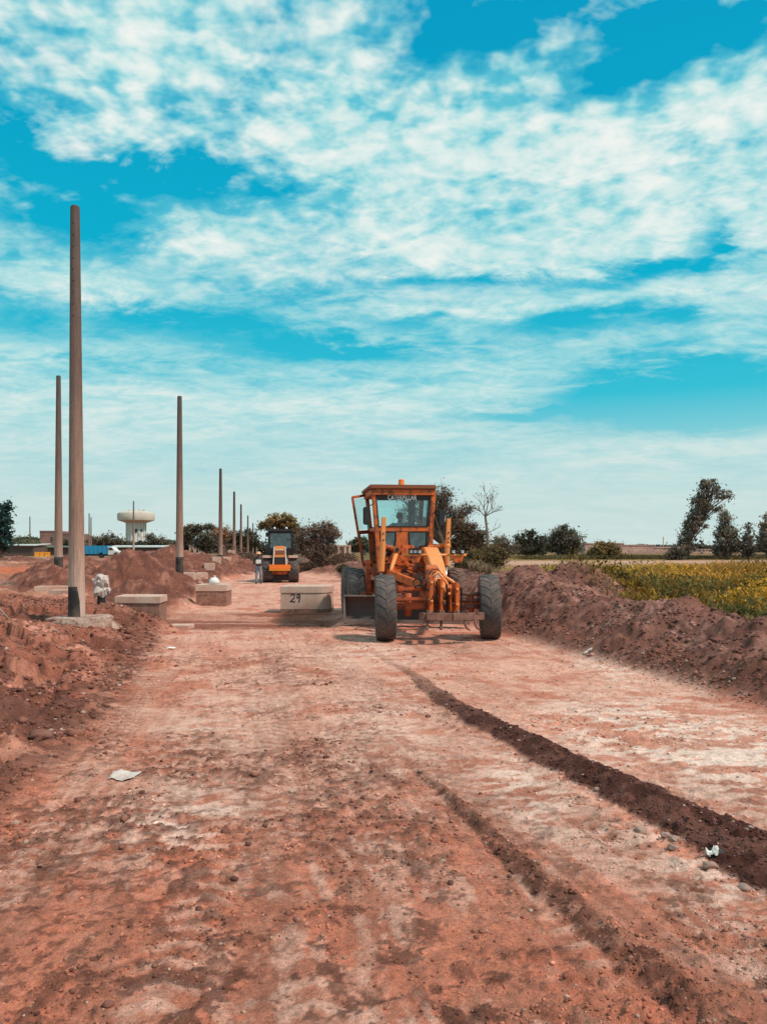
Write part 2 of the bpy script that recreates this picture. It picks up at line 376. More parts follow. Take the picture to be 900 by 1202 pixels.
    # damp shoulder of grader spoil and left of the tyre lines
    c = mx(c, dark * 1.5, .55 * gs(x, y, 1.5, 15.0, .6, 1.4) * sst(.35, .6, n3))
    # loose banks
    bank_l = sst(-.1, .5, dl)
    bl = mx(np.repeat(np.array((.33, .118, .080))[None], len(x), 0), np.array((.57, .25, .18)), sst(.45, .62, .6 * n2 + .4 * n3))
    bl = mx(bl, np.array((.13, .050, .038)), .90 * sst(.48, .56, .6 * fbm(x, y, .7, 4, 31) + .4 * n3))  # deep shade and dark clods of the left bank painted as dark tone
    bl = mx(bl, np.array((.20, .072, .050)), .8 * gs(x, y, -5.2, 8.6, 1.0, 1.0) + .65 * sst(13.2, 15.5, y) * (1 - sst(20, 23, y)) * sst(.4, .6, n2))
    c = mx(c, bl, bank_l)
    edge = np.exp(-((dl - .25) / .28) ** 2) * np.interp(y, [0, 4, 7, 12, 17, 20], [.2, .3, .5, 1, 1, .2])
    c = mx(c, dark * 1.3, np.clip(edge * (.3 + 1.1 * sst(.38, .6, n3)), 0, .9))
    bank_r = sst(-.15, .25, dr) * (1 - sst(3.2, 4.6, dr))
    br = mx(np.repeat(np.array((.215, .092, .072))[None], len(x), 0), np.array((.40, .20, .165)), .75 * sst(.48, .68, n2 * .5 + n3 * .5))
    br = mx(br, np.array((.13, .052, .040)), .75 * sst(.52, .66, fbm(x, y, 3.3, 4, 79)))
    c = mx(c, br, bank_r)
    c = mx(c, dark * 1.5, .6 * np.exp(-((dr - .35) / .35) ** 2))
    fld = sst(3.4, 4.6, dr) * sst(9, 12, y)
    fc = mx(np.repeat(np.array((.16, .095, .03))[None], len(x), 0), np.array((.34, .20, .06)), n2)
    c = mx(c, fc, fld)
    tr = np.exp(-((y - (57 + .12 * (x - 16))) / 5.0) ** 2) * sst(3, 5, dr)
    c = mx(c, np.array((.52, .30, .22)), np.clip(tr * 1.6, 0, 1))
    # spoil heaps
    p = hb * 0
    for q in PILES: p = np.maximum(p, cone(x, y, *q))
    pm = sst(.02, .30, p - hb)
    pc = mx(np.repeat(np.array((.19, .072, .052))[None], len(x), 0), np.array((.34, .145, .105)), .9 * sst(.46, .64, .5 * n2 + .5 * n3))
    pc = mx(pc, np.array((.13, .050, .038)), .75 * sst(.5, .60, fbm(x, y, 1.9, 5, 80)))
    c = mx(c, pc, pm * (1 - bank_r))
    # left hinterland, far land
    lf = sst(2, 4, dl) * sst(20, 26, y) * (1 - pm)
    lc = mx(np.repeat(np.array((.33, .13, .09))[None], len(x), 0), np.array((.58, .30, .22)), .8 * sst(.45, .6, n1))
    c = mx(c, lc, lf * .8)
    c = mx(c, np.array((.50, .145, .075)), np.clip(gs(x, y, -25, 50, 6, 8) * 1.6, 0, .95) * (1 - pm))
    far = sst(80, 160, y)
    c = mx(c, np.array((.20, .12, .07)), far * .8)
    # windrows
    u, a = windrow(x, y)
    w = a * sst(1.12, .82, np.abs(u)); w = np.clip(w * 1.4, 0, 1)
    wc = mx(np.repeat(np.array((.080, .028, .021))[None], len(x), 0), np.array((.15, .062, .048)), sst(.45, .65, n3))
    c = mx(c, wc, w)
    u, a = ridge2(x, y)
    w = np.clip(a * sst(1.25, .5, np.abs(u + .25)) * (.55 + .9 * sst(.35, .55, fbm(x, y, 13, 3, 163))), 0, .92); c = mx(c, dark * 1.1, w)
    w = np.clip(a * np.exp(-((u - 1.9) / 1.6) ** 2), 0, 1) * .75 * sst(.4, .6, fbm((x + .28 * y) * 16, y * .7, 1, 3, 81)); c = mx(c, brown, w)
    c = c * (1 + .16 * (n4 - .5) + .10 * (n3 - .5))[:, None] * np.array([1.03, .975, .945])
    return np.clip(c, 0, .9)

u_in = np.linspace(-.80, .80, 1250)
ext = .80 * np.power(9, np.linspace(0, 1, 26))[1:]
U = np.concatenate([-ext[::-1], u_in, ext])
ys = [-4.0]
while ys[-1] < 3000:
    y = ys[-1]
    dy = .10 if y < 2.3 else max(.012, min(.00030 * (y + 3) ** 2, .0042 * y + .008))
    if y > 70: dy = (y - 70) * .03 + .3
    ys.append(y + dy)
ys = np.array(ys)
YY, UU = np.meshgrid(ys, U, indexing='ij')
XX = UU * (YY + 6)
gx, gy = XX.ravel(), YY.ravel()
gh = height(gx, gy)
idx = np.arange(len(ys) * len(U)).reshape(len(ys), len(U))
fq = np.stack([idx[:-1, :-1], idx[:-1, 1:], idx[1:, 1:], idx[1:, :-1]], -1).reshape(-1, 4)
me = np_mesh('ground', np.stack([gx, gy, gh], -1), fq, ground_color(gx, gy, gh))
me.shade_smooth()
gm, N, b = new_mat('packed_red_earth')
ac = N.n('ShaderNodeAttribute', attribute_name='Col').outputs['Color']
pos = N.n('ShaderNodeNewGeometry').outputs['Position']
na = N.noise(pos, 9, 6, .7); nb = N.noise(pos, 42, 5, .7); nc = N.noise(pos, 2.1, 5, .6)
c = N.mix(1, ac, N.ramp(na, [(.28, .70), (.5, 1.0), (.74, 1.28)]), 'MULTIPLY')
c = N.mix(1, c, N.ramp(nb, [(.30, .68), (.5, 1.0), (.72, 1.22)]), 'MULTIPLY')
c = N.mix(1, c, N.ramp(nc, [(.3, (.9, .84, .82)), (.7, (1.08, 1.1, 1.1))]), 'MULTIPLY')
vo = N.n('ShaderNodeTexVoronoi'); vo.inputs['Scale'].default_value = 26; N.l(pos, vo.inputs['Vector'])
peb = N.ramp(vo.outputs['Distance'], [(.10, 1), (.20, 0)])
pebm = N.m('MULTIPLY', peb, N.ramp(N.noise(pos, 3.3, 3), [(.50, 0), (.62, .8)]))
c = N.mix(pebm, c, (.50, .28, .22))
sv = N.n('ShaderNodeTexVoronoi'); sv.inputs['Scale'].default_value = 60; N.l(pos, sv.inputs['Vector'])
c = N.mix(N.m('MULTIPLY', N.ramp(sv.outputs['Distance'], [(.10, 1), (.22, 0)]), N.ramp(N.noise(pos, 1.7, 4), [(.45, 0), (.6, .75)])), c, (.09, .035, .026))
N.l(c, b.inputs['Base Color']); b.inputs['Roughness'].default_value = .95; b.inputs['Specular IOR Level'].default_value = .15
hgt = N.m('ADD', N.m('MULTIPLY', na, .9), N.m('MULTIPLY', nb, .35)); hgt = N.m('ADD', hgt, N.m('MULTIPLY', pebm, .25)); nd = N.noise(pos, 130, 3, .7); hgt = N.m('ADD', hgt, N.m('MULTIPLY', nd, .22)); c = N.mix(1, c, N.ramp(nd, [(.3, .72), (.7, 1.2)]), 'MULTIPLY'); N.l(c, b.inputs['Base Color'])
bp = N.n('ShaderNodeBump', i_Strength=.85, i_Distance=.035); N.l(hgt, bp.inputs['Height']); N.l(bp.outputs[0], b.inputs['Normal'])
link_mesh('ground', me, gm, kind='structure')

# ------------------------------------------------------------------ loose clods and pebbles
def ico():
    bm = bmesh.new(); bmesh.ops.create_icosphere(bm, subdivisions=1, radius=1)
    v = np.array([q.co[:] for q in bm.verts]); f = np.array([[q.index for q in w.verts] for w in bm.faces]); bm.free(); return v, f
ICV, ICF = ico()
def scatter(name, xs, ys_, sz, cols, mat, sink=.3, **k):
    n = len(xs); z = height(xs, ys_)
    V = np.repeat(ICV[None], n, 0) * (1 + RNG.uniform(-.28, .28, (n, len(ICV), 1)))
    V = V * np.stack([RNG.uniform(.7, 1.3, n), RNG.uniform(.7, 1.3, n), RNG.uniform(.45, .9, n)], -1)[:, None, :]
    a = RNG.uniform(0, 6.28, n); ca, sa = np.cos(a)[:, None], np.sin(a)[:, None]
    x = V[..., 0] * ca - V[..., 1] * sa; y = V[..., 0] * sa + V[..., 1] * ca
    V = np.stack([x, y, V[..., 2]], -1) * sz[:, None, None]
    V = V + np.stack([xs, ys_, z + sz * (.45 - sink)], -1)[:, None, :]
    Fc = (ICF[None] + (np.arange(n) * len(ICV))[:, None, None]).reshape(-1, 3)
    me = np_mesh(name, V.reshape(-1, 3), Fc, np.repeat(cols, len(ICV), 0), 3)
    return link_mesh(name, me, mat, **k)
M['clod'] = attr_mat('earth_clod', sc=45, bump=.5)
n = 150000
yy = 2.6 + 19 * RNG.random(n) ** 1.5; xx = RNG.uniform(-.62, .62, n) * (yy + 2)
dl = xl(yy) - xx; dr = xx - xr(yy)
u, a = windrow(xx, yy); u2, a2 = ridge2(xx, yy)
w = .075 + .25 * sst(.5, .62, fbm(xx, yy, .9, 3, 61)) * sst(14, 6, yy) + .5 * a * (np.abs(u) < 1.25) + .55 * a2 * (np.abs(u2) < 1.3)
w = w + .40 * np.exp(-((dl - .3) / .5) ** 2) * np.interp(yy, [0, 6, 12, 20], [.4, .5, 1, 1]) + .20 * sst(.3, 1, dl) + .32 * sst(-.3, .2, dr)
w = w * (.35 + 1.3 * sst(.4, .65, fbm(xx, yy, 2.2, 3, 91)))
keep = RNG.random(n) < w * 1.25
xx, yy, dl, dr, u, u2, a2 = xx[keep], yy[keep], dl[keep], dr[keep], u[keep], u2[keep], a2[keep]
k_ = len(xx)
sz = .0045 + .011 * RNG.random(k_) ** 3
sz = sz * np.interp(yy, [3, 8, 20], [.8, 1.4, 2.2]) * (1 + .9 * ((dl > .1) | (dr > 0)) * RNG.random(k_))
bigc = (RNG.random(k_) < .07) & (xx < .2 + .05 * yy) & ((fbm(xx, yy, .9, 3, 61) > .55) | (dl > 0)); sz = np.where(bigc, sz * RNG.uniform(1.3, 2.1, k_), sz)
base = ground_color(xx, yy, None) * RNG.uniform(.45, 1.25, (k_, 1))
base[bigc] = np.array((.20, .078, .056)) * RNG.uniform(.6, 1.5, (bigc.sum(), 1)); lt = RNG.random(k_) < .05; base[lt] = np.array((.42, .26, .20)) * RNG.uniform(.7, 1.2, (lt.sum(), 1))
scatter('soil_clods', xx, yy, sz, base, M['clod'], kind='stuff', label='small clods and pebbles of red earth strewn over the dirt road and its banks')

# individual stones
def hit(px, py):
    Y = np.arange(3, 60, .02); X = (px - 450) / F * Y; Z = EYE + (HZ - py) / F * Y
    i = int(np.argmax(Z <= height(X, Y))); return Vector((X[i], Y[i], Z[i]))
def stone(name, px, py, r, col, seed, label, cat='stone', flat=.7, group=None, sink=.25):
    # position: where the line of sight meets the terrain
    p = hit(px, py)
    bm = bmesh.new(); bmesh.ops.create_icosphere(bm, subdivisions=3, radius=r)
    for v in bm.verts:
        n_ = Vector(v.co).normalized()
        k = 1 + .28 * (float(vnoise([n_.x * 1.6 + 5], [n_.y * 1.6 + n_.z * 1.9], seed)[0]) - .5) * 2 + .10 * (float(vnoise([n_.x * 5], [n_.y * 5 + n_.z * 4], seed + 1)[0]) - .5)
        v.co = Vector((v.co.x * k * 1.15, v.co.y * k, v.co.z * k * flat))
    me = bpy.data.meshes.new(name); bm.to_mesh(me); bm.free()
    o = link_mesh(name, me, col, smooth=True, label=label, category=cat) if False else link_mesh(name, me, col, smooth=True)
    tag(o, label, cat, group); o.location = (p.x, p.y, hz(p.x, p.y) + r * flat * (1 - 2 * sink) * .6); o.rotation_euler = (0, 0, seed)
    return o
M['boulder'] = paint('dark_earth_boulder', (.19, .075, .055), dirt=(.30, .13, .09), amt=.5, rough=.95, scale=8, bump=.7)
M['pebble'] = paint('dusty_stone', (.36, .22, .18), dirt=(.30, .12, .08), amt=.6, rough=.95, scale=9, bump=.5)
stone('boulder', 48, 868, .105, M['boulder'], 1, 'dark rounded boulder lying on the left earth bank below the pole', 'boulder')
SG = 'stones along the edge of the dark soil ridge'
for (px, py, r, s, lb) in [(751, 977, .042, 2, 'largest reddish stone beside the dark soil ridge, left of the pair of grey stones'),
                           (780, 984, .026, 3, 'small grey stone at the left of a touching pair beside the ridge'),
                           (791, 988, .032, 4, 'grey stone at the right of a touching pair beside the ridge'),
                           (790, 997, .032, 5, 'flat pinkish stone just in front of the pair of grey stones'),
                           (832, 1018, .038, 6, 'pale rounded stone against the white and black scrap of litter'),
                           (700, 928, .022, 7, 'lone grey stone sitting on top of the dark soil ridge'),
                           (873, 1044, .03, 8, 'stone half sunk at the near foot of the dark ridge, close to the right edge')]:
    stone('stone', px, py, r, M['pebble'], s, lb, group=SG)

# crumpled litter
def crumple(name, px, py, w, h, mat, seed, label, cat, dy=0, flat=False):
    p = hit(px, py)
    p = Vector((p.x, p.y + dy, p.z))
    bm = bmesh.new(); bmesh.ops.create_grid(bm, x_segments=14, y_segments=10, size=1)
    rn = random.Random(seed)
    for v in bm.verts:
        a, b_ = v.co.x, v.co.y
        k = 1 - .35 * float(vnoise([a * 1.5 + 9], [b_ * 1.5], seed)[0]) * (abs(a) + abs(b_))
        z = float(fbm(np.array([a + 3.]), np.array([b_]), 2.2, 3, seed)[0]) * h * 1.6 * (1.1 - .4 * (a * a + b_ * b_))
        X = p.x + a * k * w / 2; Y = p.y + b_ * k * w * (.5 if flat else .3)
        v.co = (X - p.x, Y - p.y, hz(X, Y) - hz(p.x, p.y) + max(0, z))
    me = bpy.data.meshes.new(name); bm.to_mesh(me); bm.free()
    o = link_mesh(name, me, mat); tag(o, label, cat); o.location = (p.x, p.y, hz(p.x, p.y) + .006); return o
M['plastic'] = paint('thin_white_plastic', (.80, .76, .72), dirt=(.5, .3, .24), amt=.25, rough=.4)
M['plastic_dirty'] = paint('dirty_plastic_sheet', (.62, .50, .46), dirt=(.35, .2, .16), amt=.55, rough=.5)
crumple('plastic_sheet', 147, 912, .27, .016, M['plastic_dirty'], 3, 'flattened white plastic sheet lying on the road at the foot of the left bank', 'litter', flat=True)
l_ = crumple('litter_scrap', 836, 1008, .10, .05, M['plastic'], 5, 'crumpled white and black scrap of litter stuck in the dark soil ridge', 'litter')
sc = MB(); sc.prism([(.0, .0, .01), (.05, -.01, .008), (.09, .01, .03), (.04, .02, .045), (.01, .01, .035)], (0, .006, 0))
sc.build('black_flap', M['black'], l_)
crumple('plastic_scrap', 201, 762, .22, .03, M['plastic'], 8, 'small white plastic scrap on the road edge below the end of the concrete box', 'litter')
crumple('paper_scrap', 690, 766, .20, .04, M['plastic_dirty'], 9, 'torn grey paper half buried in the dark right bank', 'litter')
for i, (px, py, w) in enumerate([(16, 878, .05), (33, 868, .04)]):
    pass
# stick leaning out of the left bank
b0 = at(12, 751, 14.0); q = Vector((b0.x, 14.0, hz(b0.x, 14.0)))
st_ = MB(); st_.tube([q, q + Vector((-.25, .0, .28)), q + Vector((-.52, .05, .46))], [.022, .020, .016], 7)
st_.build('stick', M['pebble'], None, smooth=True, label='pale bare stick poking out of the left earth bank', cat='stick')
M['footing'] = paint('crumbling_footing_concrete', (.48, .32, .26), dirt=(.28, .11, .075), amt=.85, rough=.95, scale=3.5, bump=.8, dark=(.20, .09, .065))
# ------------------------------------------------------------------ concrete poles
M['pole'] = None
def pole_mat(name, warm, base_dark=True):
    m, N, b = new_mat(name)
    tc = N.n('ShaderNodeTexCoord').outputs['Object']
    mp = N.n('ShaderNodeMapping'); mp.inputs['Scale'].default_value = (6, 6, .8); N.l(tc, mp.inputs[0])
    n1 = N.noise(mp.outputs[0], 2.2, 6, .65); n2 = N.noise(tc, 38, 4, .6)
    sx = N.n('ShaderNodeSeparateXYZ'); N.l(tc, sx.inputs[0])
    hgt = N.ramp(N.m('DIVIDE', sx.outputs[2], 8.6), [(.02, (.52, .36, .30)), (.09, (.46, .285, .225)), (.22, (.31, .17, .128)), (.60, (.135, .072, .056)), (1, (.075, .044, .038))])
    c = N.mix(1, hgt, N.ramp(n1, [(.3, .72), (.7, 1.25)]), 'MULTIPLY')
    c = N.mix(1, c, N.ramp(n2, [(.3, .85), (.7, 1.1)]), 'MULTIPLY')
    seam = N.m('ABSOLUTE', sx.outputs[0]); seam = N.m('MULTIPLY', N.m('LESS_THAN', seam, .007), N.m('LESS_THAN', sx.outputs[1], 0))
    c = N.mix(N.m('MULTIPLY', seam, .45), c, (.07, .04, .03))
    N.l(c, b.inputs['Base Color']); b.inputs['Roughness'].default_value = .85
    bp = N.n('ShaderNodeBump', i_Strength=.35, i_Distance=.01); N.l(n2, bp.inputs['Height']); N.l(bp.outputs[0], b.inputs['Normal'])
    return m
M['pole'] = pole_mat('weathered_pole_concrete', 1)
M['tar'] = paint('black_tar_paint', (.018, .014, .014), dirt=(.30, .20, .16), amt=.35, rough=.6, scale=3)
def make_pole(name, x, y, z0, H, detail, label, group, wb=.165, wt=.092, foot=None, tar=.95, lean=0):
    r = empty(name, (x, y, z0), 0, label=label, cat='utility pole', group=group)
    r.rotation_euler = (0, lean, 0)
    m = MB(); n = 16 if detail else 8
    rr = lambda h: wb + (wt - wb) * h / H
    pr = [(rr(-.3), -.3), (rr(H), H - .03), (rr(H) * .8, H), (.0001, H)]
    m.lathe(pr, n); m.build('shaft', M['pole'], r, auto=True)
    if tar:
        m = MB()
        if detail == 2:   # the tar coat has peeled off on the right: leave a ragged gap
            n = 22; H2 = tar; vs = []; 
            for i in range(n + 1):
                a = math.pi * .62 + i / n * math.pi * 1.06
                e0 = .02 + .02 * math.sin(i * 1.7)
                for h in (0.0, H2 * .5, H2): vs.append(((rr(h) + .004) * math.cos(a + (.28 * math.sin(h * 5 + 1) if i == n else 0)), (rr(h) + .004) * math.sin(a + (.28 * math.sin(h * 5 + 1) if i == n else 0)), h + (e0 if h else 0) * (h < H2)))
            m.add(vs, [(i * 3 + j, (i + 1) * 3 + j, (i + 1) * 3 + j + 1, i * 3 + j + 1) for i in range(n) for j in range(2)])
        else:
            m.lathe([(rr(0) + .004, -.1), (rr(tar) + .004, tar), (rr(tar), tar)], n)
        m.build('tar_band', M['tar'], r, auto=True)
    if detail:
        for k in range(9 if detail == 2 else 0):
            m = MB(); h = H - .38 - k * .235; m.tube([(0, -rr(h) + .012, h), (0, -rr(h) - .003, h)], .013, 6); m.build('bolt_hole', M['black'], r)
    if foot:
        fb = MB(); w, dd, hh, offx = foot
        pts = []
        rn = random.Random(int(x * 10)); nn = 18
        for lv, (zz, k) in enumerate(((-.25, 1.16), (hh - .12, 1.10), (hh - .04, 1.02), (hh, .84))):
            for i in range(nn):
                a = 2 * math.pi * i / nn; c_, s_ = math.cos(a), math.sin(a); lv_ = lv
                sq = 1 / max(abs(c_), abs(s_)) ** .6; j = 1 + rn.uniform(-.13, .13)
                pts.append((offx + c_ * w / 2 * sq * k * j, s_ * dd / 2 * sq * k * j, zz - (0.0 if lv < 3 else rn.uniform(0, .03))))
        fb.add(pts, [(l * nn + i, l * nn + (i + 1) % nn, (l + 1) * nn + (i + 1) % nn, (l + 1) * nn + i) for l in range(3) for i in range(nn)] + [tuple(3 * nn + i for i in range(nn))])
        fb.build('footing', M['footing'], r, bevel=.015)
    return r
def pole_px(px, top, base, Y, **k):
    b = at(px, base, Y); return b.x, Y, b.z, (base - top) / F * Y
GA = 'row of bare concrete poles receding along the left side of the road'
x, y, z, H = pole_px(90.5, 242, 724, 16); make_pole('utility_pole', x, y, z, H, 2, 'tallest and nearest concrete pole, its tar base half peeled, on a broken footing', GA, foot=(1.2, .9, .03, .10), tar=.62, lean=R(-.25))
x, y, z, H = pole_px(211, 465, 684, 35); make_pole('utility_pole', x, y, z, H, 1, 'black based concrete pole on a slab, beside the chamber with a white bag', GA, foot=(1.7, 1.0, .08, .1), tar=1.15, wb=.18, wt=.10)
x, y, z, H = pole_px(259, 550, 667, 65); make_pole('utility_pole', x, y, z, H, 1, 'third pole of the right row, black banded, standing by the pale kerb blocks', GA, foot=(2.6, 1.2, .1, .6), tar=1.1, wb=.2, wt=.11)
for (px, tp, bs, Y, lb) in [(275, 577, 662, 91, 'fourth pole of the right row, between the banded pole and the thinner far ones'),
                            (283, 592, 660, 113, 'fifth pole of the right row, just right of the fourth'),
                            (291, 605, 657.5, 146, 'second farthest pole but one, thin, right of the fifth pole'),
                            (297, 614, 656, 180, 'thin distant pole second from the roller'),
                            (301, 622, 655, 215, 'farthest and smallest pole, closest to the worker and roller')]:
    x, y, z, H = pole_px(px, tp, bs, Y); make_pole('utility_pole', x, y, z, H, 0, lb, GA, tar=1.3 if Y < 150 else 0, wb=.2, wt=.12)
GB = 'scattered bare poles on the far left of the site'
x, y, z, H = pole_px(69, 441, 688, 31); make_pole('utility_pole', x, y, z, H, 1, 'second tallest pole, just left of and behind the tallest one, black base', GB, tar=1.15, wb=.17, wt=.085)
for (px, tp, bs, Y, lb) in [(35.5, 606, 652, 165, 'slim far pole standing alone in front of the left hedge'),
                            (105, 602.5, 653, 150, 'far pole just in front of the blue truck, left one of the close pair'),
                            (107.2, 607, 652, 160, 'far pole just behind its twin at the blue truck, slightly shorter'),
                            (157, 588, 645, 130, 'far pole seen in front of the white water tower')]:
    x, y, z, H = pole_px(px, tp, bs, Y); make_pole('utility_pole', x, y, z, H, 0, lb, GB, tar=0, wb=.17, wt=.10)

# ------------------------------------------------------------------ cast concrete drain chambers
# box with overgrown back, end face towards the road
r = empty('concrete_chamber', (0, 0, 0), 0, label='rectangular concrete drain chamber, long pale lid edge, nearest the tallest pole', cat='drain chamber')
a = at(136, 700, 20.6); b_ = at(193, 700, 19.6); top = .72
a = Vector(((136 - 450) / F * 19.7, 19.7, 0)); b_ = Vector(((187 - 450) / F * 19.6, 19.6, 0)); e = (b_ - a); nrm = Vector((-e.y, e.x, 0)).normalized() * 1.0
back = Vector((-.10, 1.0, 0))
def slab(m, p, q, back, z0, z1): m.hexa([(p.x, p.y, z0), (q.x, q.y, z0), (q.x + back.x, q.y + back.y, z0), (p.x + back.x, p.y + back.y, z0), (p.x, p.y, z1), (q.x, q.y, z1), (q.x + back.x, q.y + back.y, z1), (p.x + back.x, p.y + back.y, z1)])
en = e.normalized()
m = MB(); slab(m, a - en * .03 - back * .03, b_ + en * .03 - back * .03, back * 1.06, .545, top); m.build('lid', M['concrete'], r, bevel=.015)
m = MB(); slab(m, a, b_, back, -.35, .542); m.build('chamber_wall', M['concrete_base'], r, bevel=.01)
m = MB(); q = at(160, 700, 20.6); m.tube([(q.x, 20.6, .7), (q.x, 20.6, .80), (q.x - .06, 20.6, .86)], .012, 6); m.build('rebar', M['rust'], r)
# second: short box with bag
Y = 26.2; a = at(230, 711, Y); b_ = at(265.5, 711, Y)
r = empty('concrete_chamber', (a.x, Y, 0), 0, label='small concrete drain chamber carrying the knotted white bag', cat='drain chamber')
w = b_.x - a.x
m = MB(); m.box2((-.02, -.02, .50), (w + .03, 1.0, .72)); m.build('lid', M['concrete'], r, bevel=.012)
m = MB(); m.box2((0, 0, -.3), (w, .96, .497)); m.build('chamber_wall', M['concrete_base'], r, bevel=.01)
bg_ = MB(); bg_.lathe([(.001, 0), (.15, .0), (.185, .07), (.165, .15), (.09, .215), (.03, .25), (.05, .29), (.001, .30)], 14)
me = bg_.mesh('knotted_bag')
for v in me.vertices: v.co.x += .02 * math.sin(v.co.z * 31 + v.co.y * 20); v.co.y += .02 * math.cos(v.co.z * 27 + v.co.x * 22)
o = link_mesh('plastic_bag', me, M['plastic'], smooth=True, label='knotted white plastic bag standing on the small concrete drain chamber', cat='bag'); q = at(251.5, 688, Y + .3); o.location = (q.x, Y + .3, .722)
# third: marked 29
Y = 23.3; a = at(329.5, 720, Y); b_ = at(378, 720, Y)
r = empty('concrete_chamber', (a.x, Y, 0), R(0), label='concrete drain chamber with the hand painted number 29 in the middle of the road', cat='drain chamber')
w = b_.x - a.x
def ringed(m, x0, x1, y0, y1, z0, z1, rr):      # plan: straight front, rounded right end
    poly = [(x0, y0)] + [(x1 - rr + rr * math.sin(t_), y0 + rr - rr * math.cos(t_)) for t_ in np.linspace(0, math.pi / 2, 7)] + [(x1, y1), (x0, y1)]
    m.prism([(p[0], p[1], z0) for p in poly], (0, 0, z1 - z0))
m = MB(); ringed(m, -.02, w + .28, -.02, 1.25, .60, .80, .40); m.build('lid', M['concrete'], r, bevel=.012)
m = MB(); ringed(m, 0, w + .26, 0, 1.2, -.3, .597, .38); m.build('chamber_wall', M['concrete'], r, bevel=.01)
m = MB(); ringed(m, -.006, w + .268, -.006, 1.206, -.3, .14, .385); m.build('mud_skirt', M['concrete_base'], r, bevel=.01)
nb = MB()
for poly in ([(.30, .53), (.36, .575), (.42, .54), (.41, .47), (.33, .39), (.285, .345), (.35, .355), (.43, .345)], [(.565, .50), (.52, .45), (.485, .49), (.50, .56), (.555, .565), (.575, .50), (.565, .42), (.54, .33)]):
    for i in range(len(poly) - 1): nb.beam((poly[i][0], -.004, poly[i][1]), (poly[i + 1][0], -.004, poly[i + 1][1]), .006, .034 - .012 * (i % 3 == 2), (0, 0, 1) if abs(poly[i][0] - poly[i + 1][0]) > abs(poly[i][1] - poly[i + 1][1]) else (1, 0, 0))
nb.build('painted_number', M['black'], r)
# white slab on the road
a = at(212, 737, 19.3)
m = MB(); m.prism([(-.30, -.22, 0), (.28, -.26, 0), (.34, .05, 0), (.30, .30, 0), (-.26, .26, 0)], (0, 0, .10))
m.build('concrete_slab', M['concrete'], None, bevel=.015, label='broken pale concrete slab lying flat between the first chamber and the road', cat='slab').location = (a.x, 19.2, hz(a.x, 19.2) + .0)
# black pipe wrapped with plastic
p = Vector((-7.3, 20.3, 0)); z0 = hz(p.x, p.y)
r = empty('standpipe', (p.x, p.y, z0), 0, label='short black pipe with its top wrapped in tattered white plastic', cat='pipe')
m = MB(); m.lathe([(.10, -.3), (.10, .60), (.08, .60), (.08, .4)], 16); m.build('pipe', M['black'], r, auto=True)
m = MB(); m.lathe([(.11, .34), (.17, .30), (.21, .38), (.24, .46), (.19, .52), (.15, .55), (.19, .60), (.22, .66), (.20, .73), (.17, .80), (.10, .84), (.05, .87), (.001, .88)], 44)
me = m.mesh('plastic_wrap')
for v in me.vertices:
    k = 1 + 1.15 * (float(fbm(np.array([v.co.x * 6 + 3]), np.array([v.co.y * 6 + v.co.z * 5]), 1.4, 3, 5)[0]) - .5)
    v.co.x *= k * .82; v.co.y *= k * .82; v.co.z += .16 * (float(vnoise([v.co.x * 14], [v.co.y * 14], 3)[0]) - .5)
link_mesh('plastic_wrap', me, M['plastic_dirty'], r)
# pale slabs heap by second pole, kerb blocks row
for i, (px, py, Y, w, d_, h_, rz_, lb) in enumerate([(62, 692, 26.5, 1.05, .5, .13, .1, 'pale broken slab lying at the foot of the second tallest pole'), (76, 696, 24.5, .85, .4, .10, -.2, 'smaller pale slab on the dirt left of the tallest pole')]):
    q = hit(px, py); Y = q.y; m = MB(); m.box((0, 0, h_ / 2 - .1), (w, d_, h_ + .2), rz_)
    o = m.build('concrete_slab', M['concrete'], None, bevel=.02, label=lb, cat='slab'); o.location = (q.x, Y, hz(q.x, Y) - .02)
proto = None; GK = 'line of pale concrete kerb blocks running away behind the second chamber'
kb = [(221, 40.0), (229, 43), (237, 46), (246, 50), (254, 54), (266, 60), (272, 66), (280, 74), (289, 84)]
for i, (px, Y) in enumerate(kb):
    X = (px - 450) / F * Y; lbl = ['nearest and tallest of the pale kerb blocks behind the black banded pole', 'kerb block second in the line from the road works', 'third kerb block counted from the near end of the line', 'fourth kerb block, halfway between the two black banded poles', 'kerb block directly left of the third pole', 'kerb block just right of the third pole', 'seventh kerb block, right of the third pole on the bank', 'last but one kerb block near the far poles', 'farthest kerb block, beside the far poles'][i]
    if proto is None:
        m = MB(); m.box((0, 0, .02), (.62, .9, .72)); proto = m.build('kerb_block', M['concrete'], None, bevel=.02); o = proto
    else: o = proto.copy(); COL.objects.link(o)
    o.location = (X, Y, hz(X, Y) + .0); o.rotation_euler = (0, 0, .15 + .1 * (i % 3)); o.scale = (1, 1, 1.15 if i == 0 else .85); tag(o, lbl, 'kerb block', GK)

# ------------------------------------------------------------------ water tower (300 m away)
Y = 300.; q = at(160, 645, Y); s = Y / F
M['tower'] = paint('whitewashed_tower_concrete', (.68, .66, .62), dirt=(.42, .36, .33), amt=.4, rough=.8, scale=.25, fine=2)
M['tower_tank'] = paint('cream_tank_concrete', (.60, .50, .42), dirt=(.38, .28, .22), amt=.4, rough=.8, scale=.25, fine=2)
r = empty('water_tower', (q.x, Y, 0), 0, label='white water tower with a wide saucer tank on a fluted column', cat='water tower')
zz = lambda py: EYE + (HZ - py) * s
m = MB(); m.lathe([(10.5 * s, -2), (10.8 * s, zz(614))], 32); m.build('column', M['tower'], r, auto=True)
m = MB()
for i in range(18):
    a = 2 * math.pi * i / 18; m.box((11.1 * s * math.cos(a), 11.1 * s * math.sin(a), (zz(614) - 2) / 2), (.35, .35, zz(614) + 2), a)
m.build('rib', M['tower'], r)
